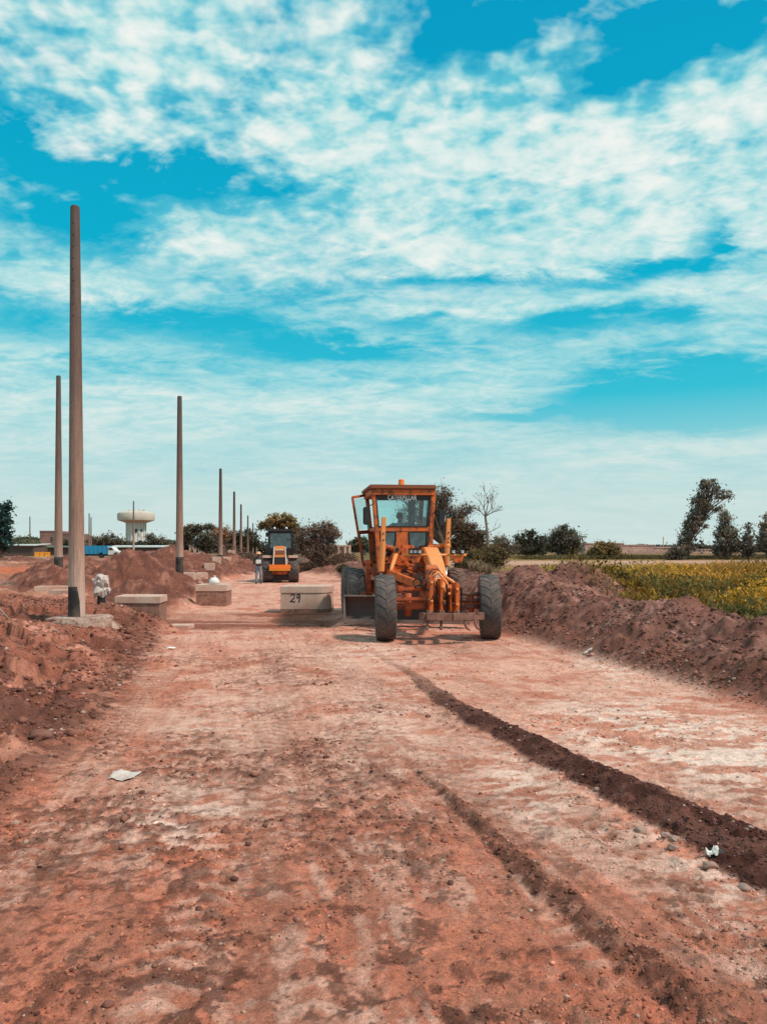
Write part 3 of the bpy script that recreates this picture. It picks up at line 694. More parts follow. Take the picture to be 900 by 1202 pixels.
m = MB(); m.lathe([(10.5 * s, zz(614.5)), (14 * s, zz(613)), (20.6 * s, zz(611)), (21.2 * s, zz(609)), (21.2 * s, zz(605)), (20.4 * s, zz(602.5)), (15 * s, zz(600.3)), (6 * s, zz(599.3)), (.01, zz(599))], 48)
m.build('tank', M['tower_tank'], r, auto=True)
for k, (px, w) in enumerate([(154, .5), (160, .5), (166, .5), (171, .7)]):
    a = at(px, 600, Y); m = MB(); m.lathe([(.5, zz(600.5)), (.5, zz(598.6)), (.01, zz(598.2))], 8, Matrix.Translation((a.x - q.x, -2, 0))); m.build('roof_vent', M['tower_tank'], r)
for px in (163.5, 170):
    a = at(px, 622, Y); m = MB(); m.box((a.x - q.x, -11.0 * s - .05, zz(623)), (.7, .5, 1.2)); m.build('window', M['pane'], r)

# ------------------------------------------------------------------ truck with blue cargo box
Y = 120.; q = at(85, 653, Y); zg = hz(q.x, Y); s = Y / F
M['blue'] = paint('bright_blue_sheet', (.015, .27, .50), dirt=(.05, .15, .22), amt=.35, rough=.5, scale=.8)
r = empty('blue_truck', (q.x, Y, zg), 0, label='truck with bright blue cargo box and white cab parked behind the nearest pole', cat='truck')
L = 41 * s; z1 = EYE + (HZ - 640.5) * s - zg; z0 = EYE + (HZ - 650.5) * s - zg
m = MB(); m.box2((0, 0, z0), (L, 2.3, z1))
for i in range(9): m.box2((i * L / 8 - .05, -.05, z0), (i * L / 8 + .05, -.002, z1))
m.build('cargo_box', M['blue'], r, bevel=.02)
m = MB(); m.box2((0, .2, z0 - .25), (L + 1.8, 2.0, z0 - .01)); m.build('chassis', M['black'], r)
cx = L + .05
m = MB(); m.prism([(cx, .1, .45), (cx + 1.85, .1, .45), (cx + 1.85, .1, .95), (cx + 1.05, .1, 1.15), (cx + .65, .1, z1 - .18), (cx, .1, z1 - .12)], (0, 2.0, 0)); cb = m.build('cab', M['white'], r, bevel=.05)
m = MB(); m.prism([(cx + .15, .09, 1.2), (cx + .92, .09, 1.2), (cx + .62, .09, z1 - .32), (cx + .15, .09, z1 - .3)], (0, -.01, 0)); m.build('window', M['pane'], cb)
for x_ in (.7, L - .9, cx + 1.3):
    m = MB(); m.lathe([(.001, 0), (.42, .0), (.45, .05), (.45, .25), (.42, .3), (.001, .3)], 16, Matrix.Translation((x_, 0, .42)) @ Matrix.Rotation(R(-90), 4, 'X')); m.build('wheel', M['black'], r)
# yellow-orange dump body left of the poles
Y = 110.; q = at(40, 653, Y); s = Y / F; zg = EYE + (HZ - 654) * s
M['yellow'] = paint('yellow_orange_plastic', (.80, .30, .02), dirt=(.4, .12, .03), amt=.3, rough=.5, scale=1.2)
r = empty('water_barrier', (q.x, Y, zg), 0, label='low yellow-orange site barrier beyond the dirt heap, left of the second tallest pole', cat='barrier')
m = MB(); w = 18 * s
for i in range(3):
    x0 = i * w / 3; m.prism([(x0 + .03, 0, 0), (x0 + w / 3 - .03, 0, 0), (x0 + w / 3 - .03, .1, .35), (x0 + w / 3 - .03, .16, .72), (x0 + .03, .16, .72), (x0 + .03, .1, .35)], (0, .35, 0))
m.build('barrier_body', M['yellow'], r, bevel=.03)
m = MB(); m.box2((w * .3, -.3, -.25), (w * .85, -.1, .05)); m.build('fallen_panel', M['plastic_dirty'], r)

# ------------------------------------------------------------------ distant buildings and long low walls
def brick_mat(name, c1, c2, sc=1.0):
    m, N, b = new_mat(name); tc = N.n('ShaderNodeTexCoord').outputs['Object']
    mp = N.n('ShaderNodeMapping'); mp.inputs['Rotation'].default_value = (R(90), 0, 0); N.l(tc, mp.inputs[0])
    bt = N.n('ShaderNodeTexBrick'); bt.inputs['Scale'].default_value = sc; bt.inputs['Color1'].default_value = (*c1, 1); bt.inputs['Color2'].default_value = (*c2, 1)
    bt.inputs['Mortar'].default_value = (c1[0] * .7, c1[1] * .7, c1[2] * .7, 1); N.l(mp.outputs[0], bt.inputs['Vector'])
    c = N.mix(1, bt.outputs['Color'], N.ramp(N.noise(tc, .35, 5, .6), [(.3, .7), (.7, 1.2)]), 'MULTIPLY'); N.l(c, b.inputs['Base Color']); b.inputs['Roughness'].default_value = .95
    return m
M['brick'] = brick_mat('bare_brickwork', (.34, .17, .14), (.28, .14, .115), .5)
M['adobe'] = brick_mat('pink_adobe_wall', (.66, .37, .31), (.60, .33, .27), .3)
def building(name, px0, px1, top, base, Y, depth, mat, label, steps=None, wins=(), cat='building', roof=True):
    s = Y / F; a = at(px0, base, Y); b_ = at(px1, base, Y); r = empty(name, (a.x, Y, a.z), 0, label=label, cat=cat)
    segs = steps or [(px0, px1, top)]
    for (p0, p1, tp) in segs:
        x0 = (p0 - px0) * s; x1 = (p1 - px0) * s; m = MB(); H = (base - tp) * s; m.box2((x0, 0, -2), (x1, depth, H)); m.build('wall', mat, r)
        if roof:
            m = MB(); m.box2((x0 - .05, -.12, H), (x1 + .05, depth + .1, H + .25)); m.build('parapet', mat, r)
    for (p0, p1, t0, t1) in wins:
        m = MB(); m.box2(((p0 - px0) * s, -.06, (base - t1) * s), ((p1 - px0) * s, .02, (base - t0) * s)); m.build('window', M['pane'], r)
    return r
building('brick_building', 47, 82, 624, 648, 210, 14, M['brick'], 'unfinished pinkish brick building behind the two tallest poles', [(47, 65, 624), (65, 82, 627)], [(60, 62, 630, 636), (76, 79, 636, 644)])
building('adobe_compound', 686, 760, 640, 656, 190, 12, M['adobe'], 'long low pink walled compound on the horizon between the bush and the leaning tree', [(686, 732, 638.5), (732, 768, 640.5), (768, 800, 643)], [(700, 701.5, 645, 650)])
building('adobe_wall', 812, 880, 645, 654, 185, 6, M['adobe'], 'low pink wall glimpsed below the leaning tree at far right', [(812, 838, 645.5), (850, 880, 647)])
m = MB(); q = at(778, 645, 188); m.tube([(q.x, 188, 0), (q.x, 188, EYE + 15 * 188 / F)], .12, 5); m.build('mast', M['concrete'], None, label='thin antenna mast above the pink compound', cat='mast')
r = building('ruined_house', 397, 410, 640, 655, 80, 3, M['brick'], 'small ruined brick house with whitewashed corner pillars left of the grader', roof=False)
s = 80 / F
for x_ in (0, 8 * s, 13 * s):
    m = MB(); m.box2((x_ - .1, -.10, -.5), (x_ + .16, .2, 15.5 * s)); m.build('pillar', M['concrete'], r)
m = MB(); m.box2((-.1, -.12, 13.4 * s), (13 * s, .25, 14.6 * s)); m.build('lintel', M['concrete'], r)
M['canvas'] = paint('pale_corrugated_roof', (.62, .62, .60), dirt=(.35, .3, .27), amt=.4, rough=.6, scale=.5)
def shed(px0, px1, top, base, Y, mat, wall, label):
    s = Y / F; a = at(px0, base, Y); b_ = at(px1, base, Y); r = empty('long_shed', (a.x, Y, a.z), 0, label=label, cat='shed')
    w = b_.x - a.x; H = (base - top) * s
    m = MB(); m.box2((0, 0, -1), (w, 6, H - .2)); m.build('wall', wall, r)
    m = MB(); m.prism([(-.3, -.5, H - .2), (-.3, 7, H + .15), (-.3, 7, H + .3), (-.3, -.5, H)], (w + .6, 0, 0)); m.build('roof', mat, r)
M['shade'] = paint('shaded_wall', (.10, .065, .055), amt=.5, rough=.9, scale=.5)  # shade under the shed roofs put into the dark wall colour
shed(-30, 40, 639.5, 652, 150, M['canvas'], M['shade'], 'long low shed with a thin white roof edge at the far left')
shed(40, 82, 642, 650, 172, paint('green_roof', (.08, .13, .10), amt=.4, rough=.8, scale=.5), M['shade'], 'long shed with dull green roof behind the second tallest pole')
shed(126, 190, 641.5, 648, 175, M['canvas'], M['shade'], 'long low shed with pale roof right of the white truck cab')
building('cottage', 222, 236, 641, 652, 150, 5, M['concrete'], 'small grey house under the rounded trees left of the third pole', wins=[(225, 227, 645, 648), (231, 233, 645, 648)])
building('cottage', 262, 274, 640, 652, 160, 5, M['adobe'], 'small pink house between the third and fourth poles', wins=[(266, 268, 644, 648)])
# ------------------------------------------------------------------ trees
M['leaf'] = attr_mat('tree_foliage', rough=.7, sc=3, bump=0, vary=.25, transl=.40)
M['bark'] = paint('tree_bark', (.13, .085, .065), amt=.3, rough=.9, scale=2, fine=9)
M['bark_grey'] = paint('bleached_bark', (.20, .14, .12), amt=.3, rough=.9, scale=2, fine=9)
def leaves_mesh(name, C_, sizes, cols, rng, drop=0):
    n = len(C_)
    d = rng.normal(size=(n, 3)); d[:, 2] -= drop; d /= np.linalg.norm(d, axis=1)[:, None]
    e = rng.normal(size=(n, 3)); e -= d * (d * e).sum(1)[:, None]; e /= np.linalg.norm(e, axis=1)[:, None]
    a = d * sizes[:, None]; b = e * sizes[:, None] * .5
    V = np.stack([C_ - a, C_ + b * .9 - a * .1, C_ + a, C_ - b * .9 + a * .1], 1).reshape(-1, 3)
    return np_mesh(name, V, np.arange(4 * n).reshape(-1, 4), np.repeat(cols, 4, 0))
def tree(name, label, px, base, Y, blobs, nl, leaf, col, cat='tree', group=None, trunk=.12, bark='bark', ncl=None, spread=.35, seed=0, trunk_px=None, twig=True, drop=0, var=.45, depth=.8, fork=None):
    """blobs: (px, py, rx_px, ry_px, weight).  All in the vertical plane at distance Y, given real depth around it."""
    rng = np.random.default_rng(seed + 100); s = Y / F
    bx = (px - 450) * s; g = hz(bx, Y); r = empty(name, (bx, Y, g), 0, label=label, cat=cat, group=group)
    cen = []; wts = []
    W_ = sum(b[4] * b[2] * b[3] for b in blobs)
    ncl = int((ncl or 60) * 1.7)
    for (qx, qy, rx, ry, w) in blobs:
        k = max(3, int(ncl * w * rx * ry / W_))
        u = rng.normal(size=(k, 3)); u /= np.linalg.norm(u, axis=1)[:, None]; u *= rng.uniform(.25, 1, (k, 1)) ** .6
        c = np.stack([(qx - px) * s + u[:, 0] * rx * s, u[:, 1] * (rx + ry) / 2 * s * depth, EYE + (HZ - qy) * s - g + u[:, 2] * ry * s], 1)
        cen.append(c)
    cen = np.concatenate(cen); cen[:, 2] = np.maximum(cen[:, 2], .1)
    nl = int(nl * .72)
    k = rng.integers(0, len(cen), nl); mr = np.mean([min(b[2], b[3]) for b in blobs]) * s
    crad = spread * .72 * mr * rng.uniform(.35, 1.3, len(cen))
    off = rng.normal(size=(nl, 3)) * (crad[k] * np.where(rng.random(nl) < .38, 2.3, 1.0))[:, None] * np.array([1, 1, .75])
    L_ = cen[k] + off; L_[:, 2] = np.maximum(L_[:, 2], .05)
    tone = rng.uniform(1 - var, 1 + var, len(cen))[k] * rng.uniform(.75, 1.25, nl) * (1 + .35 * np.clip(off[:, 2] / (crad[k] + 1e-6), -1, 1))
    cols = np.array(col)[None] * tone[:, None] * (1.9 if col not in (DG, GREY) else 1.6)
    nl = len(cols)
    alt = rng.random(len(cen))[k] < .22; cols[alt] = cols[alt] * np.array([1.35, 1.05, .8])
    # trunk and limbs
    top = cen[np.argsort(cen[:, 2])[int(len(cen) * .75)]]; H = cen[:, 2].max(); cm = cen.mean(0)
    m = MB(); tp = [Vector((0, 0, -.4))]; zt = max(cen[:, 2].mean(), .4 * H)
    nx = 5
    for i in range(1, nx + 1):
        f = i / nx; tp.append(Vector((cm[0] * f ** 1.5 + rng.normal() * .02 * H, cm[1] * f + rng.normal() * .02 * H, zt * f)))
    m.tube(tp, [trunk * (1 - .6 * i / nx) for i in range(nx + 1)], 8); m.build('trunk', M[bark], r, smooth=True)
    m = MB()
    for c in cen:
        c = Vector(c); f = min(.95, max(.15, (c.z / H) * .8 - .1)) if not fork else fork
        j = int(f * nx); st = tp[j].lerp(tp[min(j + 1, nx)], f * nx - j)
        mid = st.lerp(c, .5) + Vector((rng.normal() * .05, rng.normal() * .05, .08)) * (c - st).length
        q3 = st.lerp(c, .8) + Vector((rng.normal() * .04, rng.normal() * .04, .04)) * (c - st).length
        r0 = trunk * .30 * (1 - f * .4)
        m.tube([st, mid, q3, c], [r0, r0 * .6, r0 * .35, r0 * .15], 4, cap=False)
        if twig:
            for _ in range(twig if twig is not True else 2):
                e = c + Vector(rng.normal(size=3)) * mr * spread * 1.3; m.tube([q3.lerp(c, .5), e], [r0 * .22, r0 * .08], 3, cap=False)
    m.build('limbs', M[bark], r, smooth=True)
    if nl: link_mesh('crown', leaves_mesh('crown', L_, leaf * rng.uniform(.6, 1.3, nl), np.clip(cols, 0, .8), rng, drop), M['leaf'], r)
    return r
DG = (.095, .076, .055); OL = (.10, .085, .045); BR = (.17, .10, .065); GREY = (.135, .118, .10)
GT = 'trees on the horizon'
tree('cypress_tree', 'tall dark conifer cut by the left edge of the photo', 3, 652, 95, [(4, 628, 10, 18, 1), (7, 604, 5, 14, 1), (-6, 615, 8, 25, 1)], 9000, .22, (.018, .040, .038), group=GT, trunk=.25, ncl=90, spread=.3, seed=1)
for i, (px, blobs, Y, c, lb) in enumerate([
    (30, [(26, 640, 14, 9, 1), (42, 642, 7, 7, 1)], 155, (.07, .065, .04), 'low olive bush just right of the dark conifer'),
    (90, [(86, 638, 12, 7, 1), (75, 643, 8, 6, 1)], 190, (.085, .07, .05), 'dark scrub seen between the two tallest poles'),
    (122, [(110, 637, 12, 8, 1), (128, 634, 12, 8, 1), (144, 638, 8, 7, 1)], 190, DG, 'dark spreading trees behind the blue truck'),
    (180, [(176, 634, 6, 8, 1), (188, 637, 10, 7, 1), (200, 641, 8, 5, 1)], 185, DG, 'dark tree clump right of the water tower'),
    (224, [(225, 623, 11, 7, 1.2), (221, 630, 10, 4, .5)], 150, DG, 'round topped dark tree just right of the second pole of the right row'),
    (240, [(243, 634, 10, 10, 1), (235, 638, 8, 6, 1)], 140, (.06, .052, .04), 'dense black-green tree under the tall feathery one'),
    (258, [(259, 628, 8, 8, 1)], 150, BR, 'brownish tree directly behind the third pole'),
    (282, [(270, 632, 9, 9, 1), (286, 628, 12, 9, 1), (298, 634, 8, 9, 1), (276, 640, 12, 6, .7)], 160, (.05, .042, .028), 'wide dark tree clump behind the far poles'),
    (428, [(414, 641, 7, 5, .7), (424, 637, 8, 5, 1)], 120, (.08, .07, .048), 'low dark tree behind the ruined house by the grader door')]):
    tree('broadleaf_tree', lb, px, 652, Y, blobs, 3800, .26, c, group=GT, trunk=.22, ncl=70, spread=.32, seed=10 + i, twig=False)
tree('feathery_tree', 'tall feathery tree with bare stems and tufted tops, left of the third pole', 243, 645, 150, [(236, 620, 2.4, 3, 1), (241, 618.5, 2.2, 4, 1), (247, 618, 2.6, 3.4, 1), (251, 620, 2.4, 3, 1)], 1300, .22, DG, group=GT, trunk=.25, ncl=26, spread=.5, seed=30, fork=.35)
# mid-distance acacias
tree('acacia_tree', 'umbrella shaped acacia with ochre crown right behind the roller', 330, 668, 72, [(330, 611, 21, 7, 1.1), (316, 617, 13, 5, .8), (342, 619, 13, 8, .9), (336, 630, 15, 9, .5)], 10000, .12, (.14, .095, .045), group=GT, trunk=.26, ncl=110, spread=.28, seed=41)
tree('acacia_tree', 'tangled brown acacia with pale branches right of the roller', 372, 668, 64, [(378, 622, 17, 9, 1), (360, 630, 12, 12, .7), (392, 630, 10, 8, .8), (374, 645, 22, 15, .7), (352, 640, 8, 12, .5)], 8500, .10, (.095, .062, .047), group=GT, trunk=.22, bark='bark_grey', ncl=150, spread=.30, seed=42, twig=4)
# behind the grader
tree('open_crowned_tree', 'tall open branched tree showing directly right of the grader cab', 522, 668, 46, [(520, 582, 11, 12, 1), (512, 600, 14, 16, .8), (535, 604, 12, 12, 1), (548, 598, 9, 8, .7), (500, 585, 14, 12, .5), (482, 600, 20, 15, .5)], 3600, .075, (.075, .055, .045), group=GT, trunk=.20, ncl=150, spread=.34, seed=43, twig=5)
tree('broadleaf_tree', 'dense dark brown tree lower right of the cab behind the boom', 548, 668, 42, [(545, 622, 14, 14, 1), (562, 632, 10, 9, 1), (538, 640, 12, 16, 1), (552, 645, 16, 12, .8)], 9500, .080, (.075, .048, .032), group=GT, trunk=.18, ncl=130, spread=.30, seed=44)
# bare tree
Y = 40.; s = Y / F; bx = (573 - 450) * s; g = hz(bx, Y)
r = empty('bare_tree', (bx, Y, g), 0, label='slender leafless tree with forked twigs right of the grader', cat='tree', group=GT)
pz = lambda px, py, dy=0: Vector(((px - 573) * s, dy, EYE + (HZ - py) * s - g))
m = MB(); m.tube([(0, 0, -.3), pz(573, 650), pz(572, 625, .1), pz(570, 606, .2)], [.10, .08, .07, .055], 8); m.build('trunk', M['bark_grey'], r, smooth=True)
m = MB(); rn = random.Random(5); tips = []
def grow(p, d, L, rad, dep):
    e = p + d * L; mid = p.lerp(e, .5) + Vector((rn.uniform(-.06, .06), rn.uniform(-.06, .06), rn.uniform(-.02, .05))) * L
    m.tube([p, mid, e], [rad, rad * .8, rad * .6], 5 if dep > 1 else 3, cap=False)
    if dep == 0: tips.append(e); return
    for k in range(rn.choice((2, 3, 3))):
        nd = (d + Vector((rn.uniform(-.75, .75), rn.uniform(-.6, .6), rn.uniform(-.15, .5)))).normalized()
        grow(p.lerp(e, rn.uniform(.55, 1)), nd, L * rn.uniform(.6, .85), rad * .58, dep - 1)
top_ = pz(570, 606, .2)
for tx, ty, dd in ((566, 590, -.3), (575, 580, .2), (582, 592, .3), (580, 600, -.2), (563, 598, .3)):
    v = pz(tx, ty, dd) - top_; grow(top_, v.normalized(), v.length * .72, .034, 3)
grow(pz(572, 625, .1), Vector((.9, .1, .35)).normalized(), .45, .02, 2)
m.build('limbs', M['bark_grey'], r, smooth=True)
cols = np.array([(.07, .05, .04)] * (len(tips) * 2)); rg = np.random.default_rng(4)
C_ = np.array([tuple(t_) for t_ in tips] * 2) + rg.normal(size=(len(tips) * 2, 3)) * .06
keep = rg.random(len(C_)) < .45
link_mesh('crown', leaves_mesh('crown', C_[keep], np.full(keep.sum(), .05), cols[keep], rg), M['leaf'], r)
# bushes
GBU = 'bushes along the right bank'
tree('bush', 'large brown-green bush on the bank between grader and berm', 572, 672, 31, [(580, 655, 14, 12, 1), (562, 658, 14, 12, 1), (545, 664, 14, 8, .8)], 15000, .055, (.085, .060, .030), cat='bush', group=GBU, trunk=.05, ncl=170, spread=.26, seed=51, twig=2)
tree('bush', 'low grey shrub on the far bank left of the grader rear wheels', 405, 680, 47, [(404, 668, 9, 5, 1)], 2500, .06, (.075, .06, .04), cat='bush', group=GBU, trunk=.04, ncl=50, spread=.3, seed=52)
tree('bush', 'dry twiggy bushes behind the large bush, below the bare tree', 590, 660, 50, [(588, 636, 12, 8, 1), (604, 645, 8, 7, .8)], 1500, .07, (.085, .065, .045), cat='bush', group=GBU, trunk=.06, ncl=80, spread=.35, seed=53, twig=4, bark='bark_grey')
tree('broadleaf_tree', 'thin crowned tree left of the rounded silvery tree', 618, 660, 85, [(612, 634, 10, 8, 1), (622, 626, 8, 5, .8), (634, 634, 12, 7, .9), (610, 645, 10, 6, 1), (630, 646, 14, 5, .7)], 5200, .14, (.05, .048, .035), group=GT, trunk=.15, ncl=110, spread=.30, seed=54, twig=3)
tree('rounded_tree', 'rounded silvery grey tree with streaked crown, right of the thin crowned one', 662, 660, 82, [(660, 630, 14, 15, 1.1), (674, 636, 10, 9, 1), (650, 640, 9, 8, .8), (664, 646, 16, 6, .5)], 10000, .15, (.085, .075, .060), group=GT, trunk=.2, ncl=110, spread=.30, seed=55, twig=2)
tree('bush', 'dome shaped olive bush left of the pink compound', 709, 662, 70, [(709, 645, 17, 9, 1), (722, 650, 10, 6, 1), (696, 650, 8, 6, .6)], 7000, .11, (.115, .080, .038), cat='bush', group=GBU, trunk=.08, ncl=100, spread=.28, seed=56, twig=3)
tree('leaning_tree', 'tall wind-leaning tree with drooping dark crown bending right', 806, 668, 70, [(832, 572, 12, 13, 1), (822, 590, 11, 15, 1), (850, 582, 11, 6, .8), (812, 612, 10, 18, .9), (804, 636, 8, 14, .8), (826, 612, 8, 10, .5), (838, 595, 10, 7, .5), (818, 640, 5, 10, .4)], 8000, .13, GREY, group=GT, trunk=.2, ncl=120, spread=.26, seed=57, drop=.6, twig=2)
tree('broadleaf_tree', 'medium dark tree right of the leaning tree', 852, 668, 68, [(850, 610, 7, 12, .8), (852, 630, 13, 16, 1.1), (862, 640, 9, 9, .8), (842, 645, 8, 8, .7)], 7000, .12, GREY, group=GT, trunk=.18, ncl=110, spread=.26, seed=58, drop=.5)
tree('slim_tree', 'slim small tree with layered branches second from the right edge', 878, 668, 68, [(878, 620, 3, 7, .8), (877, 634, 6, 9, 1), (879, 646, 8, 8, 1)], 2600, .11, GREY, group=GT, trunk=.12, ncl=70, spread=.35, seed=59, drop=.3)
tree('broadleaf_tree', 'dark tree cut by the right edge of the photo', 900, 668, 66, [(898, 615, 5, 12, .8), (898, 635, 10, 15, 1), (912, 625, 12, 20, 1)], 7000, .12, GREY, group=GT, trunk=.18, ncl=100, spread=.27, seed=60, drop=.4)
tree('bush', 'grey scrub at the foot of the leaning tree', 792, 664, 66, [(792, 650, 10, 8, 1)], 2600, .11, (.07, .058, .048), cat='bush', group=GBU, trunk=.06, ncl=60, spread=.3, seed=61, twig=3)
# low hedges and scrub strip closing the horizon
def scrub(name, label, pts, n, leaf, col, h, seed, kind='stuff'):
    rg = np.random.default_rng(seed); P0, P1 = np.array(pts[0]), np.array(pts[1])
    f = rg.random(n); w = rg.normal(size=n) * 1.6
    x = P0[0] + (P1[0] - P0[0]) * f + rg.normal(size=n) * .3; y = P0[1] + (P1[1] - P0[1]) * f + w
    top = h * (.45 + .9 * fbm(x, y, .16, 3, seed)); z = height(x, y) + rg.random(n) ** .7 * top
    tone = (.6 + .9 * fbm(x, y, .5, 2, seed + 1)) * rg.uniform(.7, 1.3, n)
    link_mesh(name, leaves_mesh(name, np.stack([x, y, z], 1), leaf * rg.uniform(.6, 1.4, n), np.array(col)[None] * tone[:, None], rg), M['leaf'], kind=kind, label=label)
scrub('scrub', 'low olive scrub in front of the pink compound on the right', ((12, 70), (46, 74)), 14000, .10, (.14, .10, .045), .42, 71)
scrub('scrub', 'distant dark hedge line closing the left horizon', ((-150, 240), (-25, 240)), 22000, .5, (.075, .065, .05), 4.5, 72)
scrub('scrub', 'distant dark hedge line closing the right horizon', ((-25, 230), (140, 230)), 26000, .45, (.12, .095, .07), 2.2, 73)
scrub('scrub', 'brown scrub on the bank behind the roller and chamber', ((-14, 70), (-2.5, 66)), 9000, .11, (.18, .10, .07), .9, 74)

# ------------------------------------------------------------------ crop field: blades
M['crop'] = attr_mat('crop_leaves', rough=.7, sc=6, bump=0, vary=.2, transl=.30)
def blades(name, label, xs, ys, hs, cols, nb, wid, rg, curl=.5):
    n = len(xs) * nb; k = np.repeat(np.arange(len(xs)), nb)
    z0 = height(xs, ys)[k]; h = hs[k] * rg.uniform(.55, 1.1, n); a = rg.uniform(0, 6.283, n); base = rg.uniform(0, .45, n) * h
    reach = h * curl * rg.uniform(.4, 1.1, n)
    dx, dy = np.cos(a), np.sin(a); wx, wy = -dy, dx
    V = []
    for t_, wd in ((0, .5), (.4, 1.0), (.75, .8), (1, .05)):
        r_ = reach * t_ ** 1.4; zz_ = z0 + base + (h - base) * (t_ * 1.25 - .42 * t_ * t_)
        w_ = wid * wd * hs[k]
        V.append(np.stack([xs[k] + dx * r_ - wx * w_, ys[k] + dy * r_ - wy * w_, zz_], 1)); V.append(np.stack([xs[k] + dx * r_ + wx * w_, ys[k] + dy * r_ + wy * w_, zz_], 1))
    V = np.stack(V, 1)
    fb = np.array([[0, 1, 3, 2], [2, 3, 5, 4], [4, 5, 7, 6]])
    Fc = (fb[None] + (np.arange(n) * 8)[:, None, None]).reshape(-1, 4)
    cc = cols[k] * rg.uniform(.65, 1.3, (n, 1))
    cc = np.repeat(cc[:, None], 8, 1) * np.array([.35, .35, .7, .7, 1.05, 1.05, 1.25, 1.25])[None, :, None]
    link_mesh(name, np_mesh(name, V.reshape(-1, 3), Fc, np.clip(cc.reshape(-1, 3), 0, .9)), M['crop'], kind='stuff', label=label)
rg = np.random.default_rng(88)
xs, ys2, hs, cs = [], [], [], []
for row in range(46):
    Y0 = 17.0 + row * .95
    X = np.arange(3, 42, .15); X = X + rg.normal(size=len(X)) * .06; Yr = Y0 + .10 * (X - 8) + rg.normal(size=len(X)) * .12
    drr = X - xr(Yr); ok = (drr > 3.5 + .5 * np.sin(X)) & (X < .62 * Yr + 3) & (Yr < np.where(X / Yr > .36, 38, 33) + 3 * fbm(X, Yr, .3, 2, 94))
    gap = fbm(X, Yr, .25, 3, 95) > .36
    ok &= gap; X, Yr, drr = X[ok], Yr[ok], drr[ok]
    # short green-yellow crop on the left and in front, tall ochre maize on the right and behind
    tall = sst(.30, .36, X / Yr + .10 * (fbm(X, Yr, .2, 2, 96) - .5)) * sst(18, 21, Yr)
    far_ = sst(35, 42, Yr)
    hh = .36 + .24 * sst(22, 27, Yr) + .30 * tall; hh = hh * (.75 + .5 * fbm(X, Yr, .6, 2, 97))
    g_ = sst(.40, .62, fbm(X * 1.0, Yr, .14, 3, 98))[:, None]
    c1 = np.array((.86, .46, .03)) * (1 - g_) + np.array((.36, .22, .03)) * g_
    c2 = np.array((.88, .42, .07)) * (1 - g_) + np.array((.55, .26, .05)) * g_
    c_ = c1 * (1 - tall[:, None]) + c2 * tall[:, None]
    c_ = c_ * (1 - .45 * far_[:, None]) 
    band = np.where(np.floor(row / 4) % 2 == 0, 1.0, .50); c_ = c_ * band
    xs.append(X); ys2.append(Yr); hs.append(hh); cs.append(c_)
xs, ys2, hs, cs = map(np.concatenate, (xs, ys2, hs, cs))
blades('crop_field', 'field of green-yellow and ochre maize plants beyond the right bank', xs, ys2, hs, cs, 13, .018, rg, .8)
# grass tufts: berm shoulder, tan grass below the bush
n = 3800; Yg = rg.uniform(12, 46, n); dd = rg.uniform(2.9, 4.8, n); X = xr(Yg) + dd
k = (fbm(X, Yg, .5, 3, 99) > .47); X, Yg = X[k], Yg[k]
c_ = np.array((.38, .25, .10))[None] * rg.uniform(.5, 1.4, (len(X), 1))
blades('grass_tufts', 'dry grass tufts along the shoulder between the right bank and the crop', X, Yg, rg.uniform(.10, .30, len(X)), c_, 7, .02, rg, .7)
n = 700; Yg = rg.uniform(26, 31, n); X = rg.uniform(3.1, 4.6, n) + (Yg - 28) * .1
blades('grass_tufts', 'pale tan grass below the large bush beside the grader wheel', X, Yg, rg.uniform(.2, .55, n), np.array((.38, .25, .15))[None] * rg.uniform(.6, 1.3, (n, 1)), 8, .016, rg, .6)

n = 5200; Yg = rg.uniform(14, 38, n); X = Yg * rg.uniform(.22, .56, n); k = (X - xr(Yg) > 4.8) & (fbm(X, Yg * 2.5, .30, 3, 111) > .49); X, Yg = X[k], Yg[k]
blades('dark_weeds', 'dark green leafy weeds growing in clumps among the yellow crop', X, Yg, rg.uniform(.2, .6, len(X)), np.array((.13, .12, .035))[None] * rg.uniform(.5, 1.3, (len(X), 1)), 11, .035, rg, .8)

n = 60000; Yg = 14 + 28 * rg.random(n); X = Yg * rg.uniform(.18, .58, n); k = (X - xr(Yg) > 3.4 + .5 * fbm(X, Yg, .8, 2, 112)); X, Yg = X[k], Yg[k]; n = len(X)
tp_ = .12 + .65 * sst(.42, .62, fbm(X, Yg * 1.8, .55, 3, 113)); z = height(X, Yg) + rg.random(n) ** .8 * tp_
g1 = sst(.45, .58, fbm(X, Yg * 2, .4, 3, 114))[:, None]
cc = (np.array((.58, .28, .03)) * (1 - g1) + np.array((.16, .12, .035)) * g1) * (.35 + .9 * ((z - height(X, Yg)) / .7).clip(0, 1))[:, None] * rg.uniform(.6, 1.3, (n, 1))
link_mesh('crop_foliage', leaves_mesh('crop_foliage', np.stack([X, Yg, z], 1), .055 * rg.uniform(.6, 1.5, n), np.clip(cc, 0, .9), rg), M['crop'], kind='stuff', label='low yellow and dark green bushy foliage filling the field among the maize')
